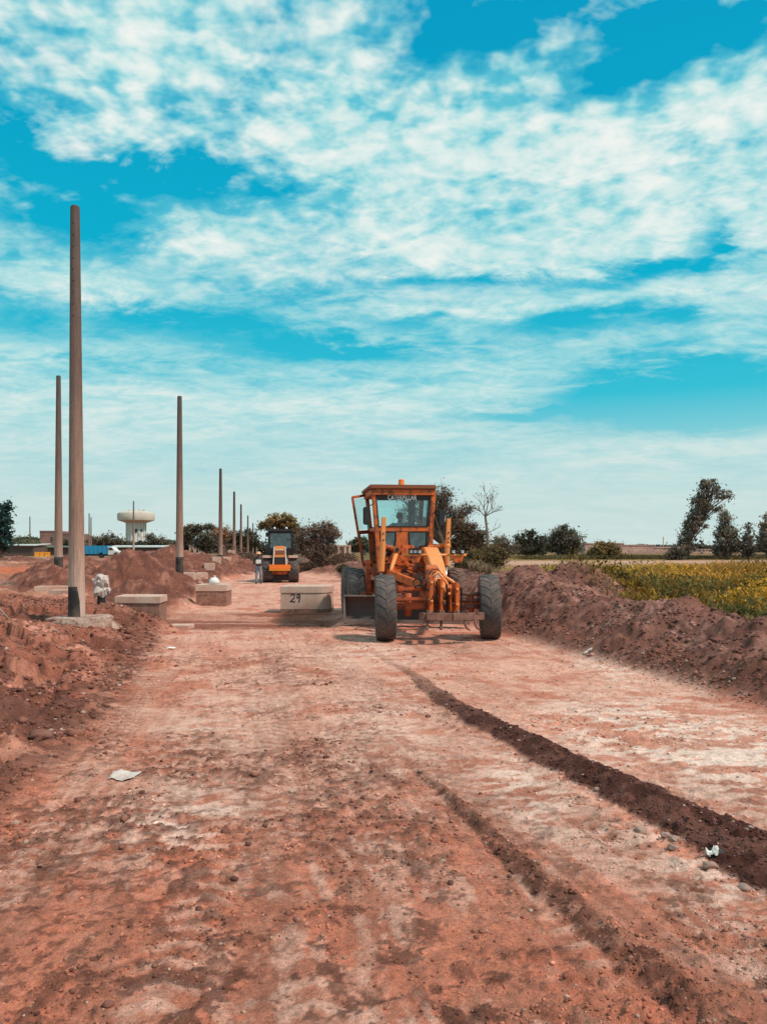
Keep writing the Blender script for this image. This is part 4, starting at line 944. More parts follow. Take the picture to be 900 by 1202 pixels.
# ------------------------------------------------------------------ people
def fused(name, caps, mat, parent, voxel=.018, balls=(), smooth=4):
    m = MB()
    for a, b, ra, rb in caps:
        a = Vector(a); b = Vector(b); m.tube([a, b], [ra, rb], 12); m.ball(a, ra, 12, 8); m.ball(b, rb, 12, 8)
    for c, r_ in balls: m.ball(c, r_, 14, 10)
    me = bpy.data.meshes.new(name + '_raw'); me.from_pydata([tuple(v) for v in m.v], [], m.f)
    o = bpy.data.objects.new(name, me); COL.objects.link(o)
    md = o.modifiers.new('r', 'REMESH'); md.mode = 'VOXEL'; md.voxel_size = voxel; md.use_smooth_shade = True
    if smooth: ms = o.modifiers.new('s', 'SMOOTH'); ms.iterations = smooth; ms.factor = .5
    dg = bpy.context.evaluated_depsgraph_get(); me2 = bpy.data.meshes.new_from_object(o.evaluated_get(dg)); bpy.data.objects.remove(o)
    me2.name = name; me2.materials.clear(); return link_mesh(name, me2, mat, parent, True)
def person(loc, rz, label, J, shirt, trousers, helmet=None, hairy=True, vest=None, legs=True, scale=1):
    """J: joint dict in metres, figure facing -Y"""
    r = empty('person', loc, rz, label=label, cat='person'); r.scale = (scale,) * 3
    g = lambda k: Vector(J[k])
    caps = [(g('pelvis'), g('waist'), .115, .11), (g('waist'), g('chest'), .115, .135), (g('neck'), g('head') - Vector((0, 0, .08)), .055, .052), (g('chest'), g('neck'), .12, .065)]
    body = []; hd = g('head')
    for s in ('l', 'r'):
        caps += [(g('chest') + Vector((0, 0, .06)), g('sh_' + s), .085, .062), (g('sh_' + s), g('el_' + s), .052, .042), (g('el_' + s), g('wr_' + s), .040, .028), (g('pelvis'), g('hip_' + s), .10, .098), (g('hip_' + s), g('kn_' + s), .092, .060), (g('kn_' + s), g('an_' + s), .058, .040), (g('an_' + s), g('toe_' + s), .045, .035)]
        w = g('wr_' + s); dr = (w - g('el_' + s)).normalized(); sd = dr.cross(Vector((0, 1, 0))).normalized()
        caps.append((w, w + dr * .07, .028, .034))
        for i, L_ in enumerate((.070, .082, .078, .062)):
            b0 = w + dr * .085 + sd * (i - 1.5) * .019; k1 = b0 + dr * L_ * .5 + Vector((0, -.008, 0)); caps += [(b0, k1, .0095, .009), (k1, k1 + dr * L_ * .45 + Vector((0, -.02, 0)), .009, .0075)]
        tb = w + dr * .03 + sd * .03 * (1 if s == 'l' else -1); caps.append((tb, tb + dr * .045 + sd * (.02 if s == 'l' else -.02) + Vector((0, -.02, 0)), .012, .009))
    balls = [(hd + Vector((0, .008, .015)), (.076, .092, .105)), (hd + Vector((0, -.03, -.06)), (.055, .058, .055)), (hd + Vector((0, -.098, -.012)), (.012, .018, .022)), (hd + Vector((.078, 0, -.005)), (.012, .02, .03)), (hd + Vector((-.078, 0, -.005)), (.012, .02, .03)), (hd + Vector((0, -.082, -.055)), (.026, .014, .008))]
    b_ = fused('body', caps, M['skin'], r, .011, balls, 1)
    m = MB()
    for sx in (-.031, .031): m.ball(hd + Vector((sx, -.083, .012)), (.012, .007, .007), 8, 6)
    m.build('eyes', M['black'], b_)
    inf = lambda L_, k: [(a, b, ra + k, rb + k) for a, b, ra, rb in L_]
    sh = [(g('waist') - Vector((0, 0, .06)), g('waist'), .128, .128), (g('waist'), g('chest'), .130, .150), (g('chest'), g('neck') - Vector((0, 0, .03)), .132, .078)]
    for s in ('l', 'r'): sh += [(g('chest') + Vector((0, 0, .06)), g('sh_' + s), .098, .075), (g('sh_' + s), g('el_' + s), .066, .056), (g('el_' + s), g('wr_' + s), .054, .040)]
    fused('jacket', sh, shirt, b_, .016)
    tr = [(g('pelvis'), g('waist') - Vector((0, 0, .04)), .128, .124)]
    for s in ('l', 'r'): tr += [(g('pelvis'), g('hip_' + s), .112, .112), (g('hip_' + s), g('kn_' + s), .106, .076), (g('kn_' + s), g('an_' + s), .074, .062)]
    fused('trousers', tr, trousers, b_, .016)
    for s in ('l', 'r'): fused('boot', [(g('an_' + s), g('toe_' + s), .062, .048), (g('an_' + s), g('an_' + s) - Vector((0, -.03, .03)), .055, .045)], M['black'], b_, .014)
    if helmet:
        m = MB(); m.lathe([(.150, -.012), (.128, 0), (.122, .045), (.090, .100), (.04, .122), (.001, .126)], 20, Matrix.Translation(hd + Vector((0, -.005, .045)))); m.build('helmet', helmet, b_, smooth=True)
    if hairy:
        m = MB(); m.lathe([(.088, -.05), (.094, 0), (.086, .05), (.05, .095), (.001, .108)], 18, Matrix.Translation(hd + Vector((0, .018, .022)))); m.build('hair', M['hair'], b_, smooth=True)
    if vest:
        m = MB(); c = g('chest'); m.prism([c + Vector((-.15, -.165, -.16)), c + Vector((.14, -.165, -.16)), c + Vector((.14, -.16, .06)), c + Vector((-.15, -.16, .06))], (0, -.02, 0)); m.build('clipboard', vest, r)
    return r
STAND = dict(pelvis=(0, 0, .93), waist=(0, .0, 1.07), chest=(0, -.01, 1.28), neck=(0, -.01, 1.47), head=(0, -.04, 1.62),
             sh_l=(.175, 0, 1.40), el_l=(.25, .02, 1.14), wr_l=(.12, -.20, 1.12), sh_r=(-.175, 0, 1.40), el_r=(-.27, .03, 1.14), wr_r=(-.12, -.20, 1.10),
             hip_l=(.09, 0, .90), kn_l=(.12, -.10, .50), an_l=(.12, .05, .09), toe_l=(.13, -.10, .05), hip_r=(-.09, 0, .90), kn_r=(-.11, -.02, .50), an_r=(-.13, -.10, .09), toe_r=(-.14, -.27, .05))
Yw = 43.5; q = at(303.5, 681, Yw)
M['helmet'] = paint('orange_white_helmet', (.85, .40, .22), amt=.1, rough=.3)
person((q.x, Yw, hz(q.x, Yw)), R(12), 'worker in orange hard hat and light jeans holding a white board beside the roller', STAND, M['cloth_dark'], M['denim'], M['helmet'], False, M['white'], scale=1.0)

# ------------------------------------------------------------------ wheels
def wheel(parent, c, rad, wid, rim_r, rimmat, tyremat, lugs=22, lug_h=.035, lean=0, steer=0, name='wheel', side=-1, chevron=True):
    """axis along local X"""
    w = empty('wheel', c, 0); w.parent = parent; w.rotation_euler = (0, lean, steer)
    T = Matrix.Rotation(R(90), 4, 'Y'); h = wid / 2; r_ = rad - lug_h
    hub = MB(); hub.lathe([(.001, -h * .55), (rim_r * .45, -h * .55), (rim_r * .5, -h * .25), (rim_r * .92, -h * .3), (rim_r, -h * .72), (rim_r, h * .72), (rim_r * .92, h * .3), (rim_r * .5, h * .25), (rim_r * .45, h * .55), (.001, h * .55)], 28, T)
    for i in range(8):
        a = 2 * math.pi * i / 8
        for sx in (-1, 1): hub.box((sx * h * .58, rim_r * .32 * math.cos(a), rim_r * .32 * math.sin(a)), (.03, .03, .03))
    hb = hub.build('rim', rimmat, w, auto=True)
    ty = MB()
    ty.lathe([(rim_r * .98, -h * .74), (rim_r * 1.06, -h * .86), (r_ * .84, -h * 1.0), (r_ * .95, -h * .93), (r_ * .992, -h * .74), (r_, -h * .35), (r_, h * .35), (r_ * .992, h * .74), (r_ * .95, h * .93), (r_ * .84, h * 1.0), (rim_r * 1.06, h * .86), (rim_r * .98, h * .74)], 64, T)
    for i in range(lugs):
        for sx in (-1, 1):
            a0 = 2 * math.pi * (i + (.5 if sx > 0 else 0)) / lugs
            def pt(x, a, rr): return Vector((x, rr * math.cos(a), rr * math.sin(a)))
            da = (1 if chevron else 0) * .55 * 2 * math.pi / lugs; wa = .23 * 2 * math.pi / lugs
            P_ = []
            for xx, aa, top_, wk in ((sx * h * .02, a0 + da * 1.3, rad, 1.0), (sx * h * .55, a0 + da * .5, rad * .998, 1.1), (sx * h * .92, a0, rad * .965, 1.35), (sx * h * 1.02, a0 - .02, r_ * .87, 1.2)):
                lo = r_ * .97 if abs(xx) < h * .95 else r_ * .80
                P_.append([pt(xx, aa - wa * wk, lo), pt(xx, aa + wa * wk, lo), pt(xx, aa + wa * wk * .8, top_), pt(xx, aa - wa * wk * .8, top_)])
            vs = [v for g in P_ for v in g]; fs = [(0, 1, 2, 3), (12, 15, 14, 13)]
            for k in range(3):
                for j in range(4): fs.append((k * 4 + j, (k + 1) * 4 + j, (k + 1) * 4 + (j + 1) % 4, k * 4 + (j + 1) % 4))
            ty.add(vs, fs)
    ty.build('tyre', tyremat, w, auto=True)
    return w

# ------------------------------------------------------------------ the motor grader
YAW = R(7); GO = Vector((1.13, 16.55, 0))
grader = empty('motor_grader', GO, YAW, label='orange motor grader with open cab door and scarifier bar, driving towards the viewer', cat='motor grader')
_c, _s = math.cos(YAW), math.sin(YAW)
def G(px, py, ly):
    """grader-frame point seen at (px, py) on the frame plane y = ly"""
    ox, oy, oz = -GO.x, -GO.y, EYE; lx0, ly0 = ox * _c + oy * _s, -ox * _s + oy * _c
    vx, vy, vz = (px - 450) / F, 1.0, (HZ - py) / F; dx, dy = vx * _c + vy * _s, -vx * _s + vy * _c
    t_ = (ly - ly0) / dy; return Vector((lx0 + dx * t_, ly, oz + vz * t_))
O, OL_, OD = M['orange'], M['orange_light'], M['orange_dull']
# front wheels
wheel(grader, (-1.10, 0, .685), .69, .42, .33, OD, M['tyre'], 22, .016, lean=R(-1), steer=R(-5))
wheel(grader, (1.13, 0, .685), .69, .42, .33, OD, M['tyre'], 22, .016, lean=R(-2), steer=R(-11))
# tandem wheels
for (x_, y_, mt) in ((-1.28, 4.85, 'tyre_dusty'), (1.42, 4.85, 'tyre_dirt'), (-1.34, 6.45, 'tyre_dusty'), (1.42, 6.45, 'tyre_dirt')):
    wheel(grader, (x_, y_, .685), .70, .42, .33, OD, M[mt], 22, .026)
FY, RY = 3.6, 5.35
# cab shell: front, rear and side frames
FT_L, FT_R, FB_L, FB_R = G(438.5, 574, FY), G(508.5, 574, FY), G(445.5, 668, FY), G(503.5, 660, FY)
FB_R.z = FB_L.z
off = Vector((0, RY - FY, 0)); RT_L, RT_R, RB_L, RB_R = [p + off for p in (FT_L, FT_R, FB_L, FB_R)]
ym = lambda py: G(450, py, FY).z
def lerpz(a, b, z): return a.lerp(b, (z - a.z) / (b.z - a.z))
for a, b_, w_ in ((FT_L, FB_L, .12), (FT_R, FB_R, .12), (RT_L, RB_L, .10), (RT_R, RB_R, .10)):
    m = MB(); m.beam(b_, a, w_, w_, (0, 1, 0)); m.build('corner_post', O, grader, bevel=.015)
m = MB()
zb, zt, zs = ym(579), ym(571), ym(621)
for yy_, rr_ in ((FY, .01), (RY, 0)):
    o_ = Vector((0, yy_ - FY, 0))
    for z_, hh in ((.5 * (zb + zt), zt - zb), (zs, .12)):
        if yy_ == RY and z_ == zs: hh = .2
        m.beam(lerpz(FB_L, FT_L, z_) + o_, lerpz(FB_R, FT_R, z_) + o_, .10, hh)
m.build('cross_rail', O, grader, bevel=.01)
m = MB()
for A, B_, C_, D_ in ((FB_L, FT_L, RB_L, RT_L), (FB_R, FT_R, RB_R, RT_R)):
    for z_, hh in ((.5 * (zb + zt), .14), (zs, .10), (FB_L.z + .05, .12)):
        m.beam(lerpz(A, B_, z_), lerpz(C_, D_, z_), .07, hh)
m.build('side_rail', O, grader, bevel=.01)
# front lower panel between and around the two low windows
m = MB()
def fp(px, py, dy=0.0): return G(px, py, FY + dy)
m.prism([fp(465, 624, -.04), fp(479, 624, -.04), fp(480, 640, -.04), fp(486, 655, -.04), fp(492, 668, -.04), fp(452, 668, -.04), fp(458, 655, -.04), fp(464, 640, -.04)], (0, .07, 0))
m.prism([fp(447, 661, -.045), fp(503, 661, -.045), fp(503, 668, -.045), fp(447, 668, -.045)], (0, .05, 0))
m.build('front_panel', O, grader, bevel=.01)
# roof: slab with brow and sloping edges
m = MB(); zr = G(450, 568.7, FY - .12).z
a, b_ = G(433.5, 570, FY - .16), G(512.5, 570, FY - .16); c_, d_ = a + Vector((0, 2.15, -.0)), b_ + Vector((0, 2.15, 0))
lo = [Vector((p.x, p.y, zr - .12)) for p in (a, b_, d_, c_)]; hi = [Vector((p.x, p.y, zr)) for p in (a, b_, d_, c_)]
m.hexa(lo + hi); m.build('cab_roof', M['cab_roof'], grader, bevel=.03)
m = MB(); a2, b2 = G(435.5, 572, FY - .10), G(510.5, 572, FY - .10)
m.hexa([Vector((a2.x, a2.y, zr - .26)), Vector((b2.x, a2.y, zr - .26)), Vector((b2.x, a2.y + 1.95, zr - .26)), Vector((a2.x, a2.y + 1.95, zr - .26)),
        Vector((a2.x, a2.y, zr - .115)), Vector((b2.x, a2.y, zr - .115)), Vector((b2.x, a2.y + 1.95, zr - .115)), Vector((a2.x, a2.y + 1.95, zr - .115))])
m.build('roof_brow', O, grader, bevel=.012)
m = MB(); q = G(471, 569, FY + .15); m.lathe([(.05, -.05), (.085, -.04), (.085, 0), (.078, .02), (.074, .115), (.055, .13), (.001, .132)], 16, Matrix.Translation((q.x, q.y, zr + .03))); m.build('beacon', M['beacon'], grader, auto=True)
# glass and visor band with lettering
m = MB(); m.prism([fp(440.5, 578, -.01), fp(505.5, 578, -.01), fp(501.5, 619, -.01), fp(443.5, 619, -.01)], (0, .008, 0)); m.build('windscreen', M['glass'], grader)
m = MB()   # rubber seal
for p0, p1 in ((fp(441, 579, -.05), fp(444.5, 618, -.05)), (fp(505.5, 579, -.05), fp(501.5, 618, -.05)), (fp(444.5, 618, -.05), fp(501.5, 618, -.05)), (fp(441, 579, -.05), fp(505, 579, -.05))): m.beam(p0, p1, .03, .03, (0, 1, 0))
m.build('windscreen_seal', M['black'], grader)
m = MB(); m.prism([fp(442, 578.5, -.03), fp(504.5, 578.5, -.03), fp(503.8, 587.3, -.03), fp(442.8, 587.3, -.03)], (0, .01, 0)); vb = m.build('visor_band', M['decal'], grader)
fc = bpy.data.curves.new('t', 'FONT'); fc.body = 'CATERPILLAR'; fc.size = 1; fc.offset = .03; fc.space_character = 1.08; fc.align_x = 'CENTER'; fc.align_y = 'CENTER'; fc.extrude = .001
fo = bpy.data.objects.new('t', fc); COL.objects.link(fo); dg = bpy.context.evaluated_depsgraph_get()
me = bpy.data.meshes.new_from_object(fo.evaluated_get(dg)); bpy.data.objects.remove(fo); me.materials.clear()
xs_ = [v.co.x for v in me.vertices]; ys_ = [v.co.y for v in me.vertices]; q0, q1 = fp(454.8, 587.6, -.03), fp(488.8, 580.8, -.03)
me.transform(Matrix.Translation(((q0.x + q1.x) / 2, q0.y - .006, (q0.z + q1.z) / 2)) @ Matrix.Diagonal(((q1.x - q0.x) / (max(xs_) - min(xs_)), 1, (q1.z - q0.z) / (max(ys_) - min(ys_)) * .92, 1)) @ Matrix.Rotation(R(90), 4, 'X'))
link_mesh('lettering', me, M['letter'], vb)
for pts in ([(446, 625), (464, 625), (464.5, 634), (461, 648), (455, 656), (447, 656)], [(480, 625), (501, 625), (500.5, 641), (499, 656), (488, 656), (481, 641)]):
    m = MB(); m.prism([fp(x_, y_, 0.0) for x_, y_ in pts], (0, .008, 0)); m.build('lower_window', M['glass_dark'], grader)
    m = MB(); P_ = [fp(x_, y_, -.05) for x_, y_ in pts]
    for i in range(len(P_)): m.beam(P_[i], P_[(i + 1) % len(P_)], .025, .025, (0, 1, 0))
    m.build('window_seal', M['black'], grader)
m = MB(); rp = lambda px, py: G(px, py, RY)
m.prism([RT_L + Vector((.1, 0, -.1)), RT_R + Vector((-.1, 0, -.1)), lerpz(RB_R, RT_R, zs) + Vector((-.1, 0, 0)), lerpz(RB_L, RT_L, zs) + Vector((.1, 0, 0))], (0, .008, 0)); m.build('rear_window', M['glass'], grader)
m = MB(); m.prism([lerpz(RB_L, RT_L, zs), lerpz(RB_R, RT_R, zs), RB_R, RB_L], (0, .04, 0)); m.prism([RT_R + Vector((-.38, -.02, -.05)), RT_R + Vector((-.17, -.02, -.05)), lerpz(RB_R, RT_R, zs) + Vector((-.15, -.02, 0)), lerpz(RB_R, RT_R, zs) + Vector((-.33, -.02, 0))], (0, .06, 0))
m.build('rear_panel', M['rust'], grader)
# right side windows
m = MB(); m.prism([lerpz(FB_R, FT_R, zs + .08), lerpz(RB_R, RT_R, zs + .08), RT_R + Vector((0, 0, -.15)), FT_R + Vector((0, 0, -.15))], (.008, 0, 0)); m.build('side_window', M['glass_dark'], grader)
m = MB(); m.prism([lerpz(FB_R, FT_R, zs - .08), lerpz(RB_R, RT_R, zs - .08), RB_R + Vector((0, 0, .12)), FB_R + Vector((0, 0, .12))], (.008, 0, 0)); m.build('side_window', M['glass_dark'], grader)
# cab floor, seat, console, wheel
m = MB(); m.box2((FB_L.x - .02, FY, FB_L.z - .12), (FB_R.x + .02, RY + .05, FB_L.z - .01)); m.build('cab_floor', OD, grader)
sx = G(469, 600, 4.55).x; zf = FB_L.z
m = MB(); m.box((sx, 4.65, zf + .58), (.52, .50, .14)); m.box((sx, 4.92, zf + .88), (.50, .12, .62)); m.box((sx, 4.7, zf + .26), (.3, .3, .52)); m.build('driver_seat', M['black'], grader, bevel=.03)
m = MB(); m.tube([(sx, 3.85, zf), (sx, 3.98, zf + .62), (sx, 4.06, zf + .78)], .035, 8); cn = m.build('steering_column', M['black'], grader)
m = MB(); T = Matrix.Translation((sx, 4.06, zf + .80)) @ Matrix.Rotation(R(25), 4, 'X')
m.lathe([(.19 + .015 * math.cos(a_), .015 * math.sin(a_)) for a_ in np.linspace(0, 2 * math.pi, 9)], 24, T); m.build('steering_wheel', M['black'], cn)
for k in range(4):
    m = MB(); x_ = sx - .28 - .04 * k if k < 2 else sx + .28 + .04 * (k - 2); m.tube([(x_, 3.9, zf + .05), (x_, 3.95, zf + .72)], .012, 5); m.ball((x_, 3.955, zf + .75), .025, 8, 6); m.build('control_lever', M['black'], grader)
# open cab door on the left: hinged on the rear post
m = MB(); ZD = 5.0
dt, db = G(413.5, 584, ZD - .35), G(426.5, 663, ZD - .35); ht, hb_ = G(431, 581, ZD + .2), G(440, 664, ZD + .2)
di, dib = G(420.5, 622.5, ZD - .35), G(436, 622.5, ZD + .2)
dt, ht = Vector(dt), Vector(ht)
for p0, p1, w_ in ((dt, db, .065), (ht, hb_, .08), (dt, ht, .07), (db, hb_, .10), (dt.lerp(db, .52), ht.lerp(hb_, .52), .10)): m.beam(p0, p1, w_, .05, (0, 1, 0))
dr_ = m.build('cab_door', M['orange_dull'], grader, bevel=.008)
for f0, f1 in ((.03, .48), (.56, .96)):
    m = MB(); m.prism([dt.lerp(db, f0), ht.lerp(hb_, f0), ht.lerp(hb_, f1), dt.lerp(db, f1)], (0, .006, 0)); m.build('pane', M['glass'], dr_)
m = MB(); m.box(tuple(dt.lerp(db, .56) + Vector((.03, -.05, 0))), (.03, .05, .14)); m.build('handle', M['black'], dr_)
# mirrors
for (x0, x1, y0, y1, ly, ax, ay) in ((426, 434, 595, 616, 3.35, 438, 592), (514.3, 521.5, 598, 618, 3.45, 509, 603)):
    p0, p1 = G(x0, y1, ly), G(x1, y0, ly); m = MB(); m.box(((p0.x + p1.x) / 2, ly, (p0.z + p1.z) / 2), (p1.x - p0.x, .06, p1.z - p0.z)); mr = m.build('mirror', M['black'], grader, bevel=.025)
    m = MB(); q = G(ax, ay, FY); m.tube([q, G((ax + x0) / 2, y0 - 1, ly), ((p0.x + p1.x) / 2, ly + .04, p1.z - .08)], .014, 6); m.build('mirror_arm', M['black'], mr)
# blade lift cylinders
def plate_cyl(x0, y0, x1, y1, ly, w0, w1, rod):
    a_, b_ = G(x0, y0, ly), G(x1, y1, ly)
    m = MB(); m.beam(a_, a_.lerp(b_, .5), w0, .10, (0, 1, 0)); m.tube([a_.lerp(b_, .45), b_], w1 * .5, 12); m.ball(a_.lerp(b_, .58), (.085, .075, .085)); c = m.build('lift_cylinder', OL_, grader, bevel=.008)
    m = MB(); m.tube([b_, G(*rod, ly - .2)], .030, 10); m.build('piston_rod', M['chrome'], c, smooth=True)
    m = MB()
    for f in (.30, .42, .5): q = a_.lerp(b_, f); m.tube([q + Vector((0, -.07, 0)), q + Vector((0, -.03, 0))], .02, 8)
    m.build('bolt', M['black'], c)
plate_cyl(450.6, 607, 447.5, 671, 2.85, .105, .15, (446, 684))
plate_cyl(526.5, 608.5, 524, 664, 2.85, .10, .13, (522, 690))
# saddle arms and centre housing
m = MB()
m.tube([G(446, 640, 2.9), G(455, 642, 2.95), G(466, 645.5, 3.0)], [.07, .06, .075], 10); m.tube([G(466, 645.5, 2.85), G(466, 645.5, 3.2)], .10, 16)
m.tube([G(527, 637, 2.9), G(516, 641, 2.95), G(502, 643.5, 3.0)], [.06, .055, .07], 10)
m.box(tuple(G(484, 649, 3.1)), (.62, .35, .22)); m.box(tuple(G(478, 644, 3.2)), (.30, .2, .18))
m.build('lift_saddle', O, grader, bevel=.012)
m = MB(); m.tube([G(466, 645.5, 2.84), G(466, 645.5, 2.82)], .05, 14); m.build('pivot_pin', M['black'], grader)
m = MB(); m.tube([G(465, 650, 2.9), G(460, 665, 2.6), G(457, 676, 2.4)], [.055, .05, .03], 10); m.build('side_shift_cylinder', OL_, grader, smooth=True)
# machinery mass under the cab
m = MB()
m.hexa([G(450, 686, 3.3), G(503, 690, 3.3), G(503, 690, 3.3) + Vector((0, 2, 0)), G(450, 686, 3.3) + Vector((0, 2, 0)), G(449, 662, 3.3), G(503, 655, 3.3), G(503, 655, 3.3) + Vector((0, 2, 0)), G(449, 662, 3.3) + Vector((0, 2, 0))])
m.build('transmission_case', M['orange_dull'], grader, bevel=.04)
m = MB(); rn = random.Random(3)
for i in range(11):
    x0 = rn.uniform(452, 498); y0 = rn.uniform(660, 688); l0 = rn.uniform(2.7, 3.2); m.tube([G(x0, y0, l0), G(x0 + rn.uniform(-14, 14), y0 + rn.uniform(-4, 8), l0 - rn.uniform(0, .2)), G(x0 + rn.uniform(-22, 22), y0 + rn.uniform(-3, 10), l0)], rn.uniform(.012, .028), 6)
m.build('hydraulic_pipe', M['rust'], grader, smooth=True)
m = MB()
for (x0, y0, x1, y1, l0) in ((453, 655, 474, 664, 3.0), (458, 668, 496, 662, 2.9), (470, 652, 490, 676, 2.8), (452, 678, 498, 674, 2.7), (478, 668, 500, 682, 2.6)):
    m.beam(G(x0, y0, l0), G(x1, y1, l0), .08, .10)
m.box(tuple(G(462, 672, 2.8)), (.34, .2, .14)); m.box(tuple(G(488, 669, 2.9)), (.3, .25, .2))
m.build('linkage', O, grader, bevel=.01)
# tandem cases, rear frame, engine hood
m = MB()
for x_ in (-.98, 1.10): m.box((x_, 5.65, .74), (.22, 2.3, .46))
m.build('tandem_case', OD, grader, bevel=.04)
m = MB(); m.box((.06, 5.65, .85), (2.0, .5, .4)); m.box((.06, 5.6, 1.12), (.8, 4.0, .3)); m.build('rear_frame', OD, grader, bevel=.03)
m = MB(); m.box((.0, 6.75, 1.72), (1.0, 2.5, .95)); m.box((0, 8.05, 1.6), (1.1, .12, 1.1)); m.build('engine_hood', O, grader, bevel=.06)
m = MB(); m.tube([(.25, 6.6, 2.2), (.25, 6.6, 2.9)], .06, 12); m.build('exhaust_stack', M['rust'], grader)
m = MB(); m.tube([(-.2, 6.2, 2.2), (-.2, 6.2, 2.45)], .08, 12); m.build('air_intake', M['black'], grader)
m = MB(); q = G(431, 690, 4.0); m.box((q.x + .05, 4.3, 1.15), (.12, .3, .95)); m.box((q.x + .02, 4.1, .75), (.34, .4, .05)); m.build('cab_step', OD, grader, bevel=.01)
m = MB(); m.tube([G(425, 677, 4.0), G(427, 690, 4.0)], .02, 6); m.build('handle', M['edge_steel'], grader)
# gooseneck boom: box beam falling to the front axle
m = MB()
def ring(pc, py, ly, w, h):
    q = G(pc, py, ly); return [q + Vector((-w / 2, 0, -h)), q + Vector((w / 2, 0, -h)), q + Vector((w / 2, 0, 0)), q + Vector((-w / 2, 0, 0))]
rs = [ring(502, 642, 3.7, .36, .36), ring(505.5, 642.5, 2.9, .36, .34), ring(511, 655, 1.6, .34, .34), ring(515, 668, .75, .31, .36), ring(517, 678, .42, .28, .40), ring(518, 690, .25, .24, .38)]
vs = [v for g in rs for v in g]; fs = [(0, 1, 2, 3), tuple((len(rs) - 1) * 4 + j for j in (3, 2, 1, 0))]
for i in range(len(rs) - 1):
    for j in range(4): fs.append((i * 4 + j, (i + 1) * 4 + j, (i + 1) * 4 + (j + 1) % 4, i * 4 + (j + 1) % 4))
m.add(vs, fs); m.build('main_boom', OL_, grader, bevel=.02)
m = MB(); m.hexa([Vector((G(x_, 0, ly).x, ly, G(0, py, ly).z)) for x_, py, ly in ((498, 706, .35), (520, 706, .35), (520, 706, .8), (498, 706, .8), (500, 668, .45), (515, 668, .45), (513, 664, 1.1), (499, 664, 1.1))]); m.build('boom_nose', O, grader, bevel=.02)
m = MB(); p0, p1 = G(510, 673.3, .28), G(517.5, 677.5, .28); m.box(((p0.x + p1.x) / 2 , .20, (p0.z + p1.z) / 2), (p1.x - p0.x, .02, abs(p1.z - p0.z))); m.build('plate', M['white'], grader)
# lamp bar
m = MB(); m.tube([G(473, 651.5, 2.0), G(547, 651.5, 2.0)], .032, 10); lb_ = m.build('lamp_bar', OL_, grader, smooth=True)
for (xa, xb) in ((480.5, 494.5), (530.5, 544.5)):
    m = MB(); m.prism([G(xa, 652.5, 1.98), G(xb, 652.5, 1.98), G(xb - 2.6, 660.5, 1.98), G(xa + 3.4, 660.5, 1.98)], (0, .12, 0)); m.build('bracket', O, lb_, bevel=.008)
for px in (482.5, 487.3, 492.2, 531.8, 542.3):
    q = G(px, 647.2, 1.95); m = MB(); m.box((q.x, q.y + .04, q.z), (.10, .11, .12)); m.box((q.x, q.y, q.z + .07), (.12, .16, .012)); hl = m.build('headlight', M['black'], lb_, bevel=.008)
    m = MB(); m.box((q.x, q.y - .022, q.z - .005), (.068, .008, .072)); m.build('lens', M['lamp'], hl)
# draw-bar, circle and moldboard
m = MB(); q = Vector((.08, 2.55, .80)); m.lathe([(.72, -.05), (.80, -.05), (.80, .05), (.72, .05), (.72, -.05)], 48, Matrix.Translation(q)); m.build('circle', OD, grader, auto=True)
m = MB(); m.beam((.25, .5, .84), (-.62, 2.5, .98), .13, .13); m.beam((.30, .5, .84), (.85, 2.5, .98), .13, .13); m.beam((-.72, 2.45, .98), (.95, 2.45, .98), .16, .14)
m.beam(G(457, 673, 1.9), G(500, 690, .9), .12, .17); m.build('drawbar', O, grader, bevel=.015)
m = MB()
A0, A1 = G(406, 714, 3.25), G(552, 714, 2.35); A0.z = .44; A1.z = .44
ax = (A1 - A0).normalized(); nr = Vector((ax.y, -ax.x, 0))       # towards the front
prof = [(.17, -.31), (.05, -.27), (-.03, -.16), (-.06, 0), (-.04, .14), (.02, .24), (.10, .31)]
vs = []
for P_ in (A0, A1):
    for d_, z_ in prof: vs.append(P_ + nr * d_ + Vector((0, 0, z_)))
    for d_, z_ in reversed(prof): vs.append(P_ + nr * (d_ - .025) + Vector((0, 0, z_ + .004)))
n_ = len(prof) * 2
m.add(vs, [(i, (i + 1) % n_, n_ + (i + 1) % n_, n_ + i) for i in range(n_)] + [tuple(range(n_ - 1, -1, -1)), tuple(range(n_, 2 * n_))])
mb_ = m.build('moldboard', M['blade'], grader)
m = MB(); m.beam(A0 + nr * .185 + Vector((0, 0, -.30)), A1 + nr * .185 + Vector((0, 0, -.30)), .02, .09); m.build('cutting_edge', M['edge_steel'], mb_)
m = MB(); m.beam(A0 + nr * .105 + Vector((0, 0, .315)), A1 + nr * .105 + Vector((0, 0, .315)), .045, .035); m.build('top_rail', M['edge_steel'], mb_)
m = MB(); m.prism([A0 + nr * .17 + Vector((0, 0, -.33)), A0 + nr * -.10 + Vector((0, 0, -.22)), A0 + nr * -.08 + Vector((0, 0, .25)), A0 + nr * .10 + Vector((0, 0, .33))], ax * -.03); m.build('end_bit', M['edge_steel'], mb_)
# front axle, tie bars
m = MB(); m.beam((-.9, .02, .72), (.9, .02, .72), .18, .15); m.beam((-.92, -.14, .86), (.35, -.14, .88), .07, .08); m.beam((-.85, .10, 1.06), (.12, .16, 1.06), .07, .09); m.build('front_axle', OD, grader, bevel=.02)
m = MB()
for py, w_ in ((697, .05), (704.5, .045), (711.5, .06)): m.tube([G(539, py, -.06), G(563, py + .4, -.06)], w_ * .8, 8)
m.build('steering_rod', M['rust'], grader, smooth=True)
m = MB(); m.tube([(-.62, 0, .5), (-.62, 0, .98)], .075, 12); m.tube([(.72, 0, .5), (.72, 0, .98)], .075, 12); m.build('king_post', OD, grader, smooth=True)
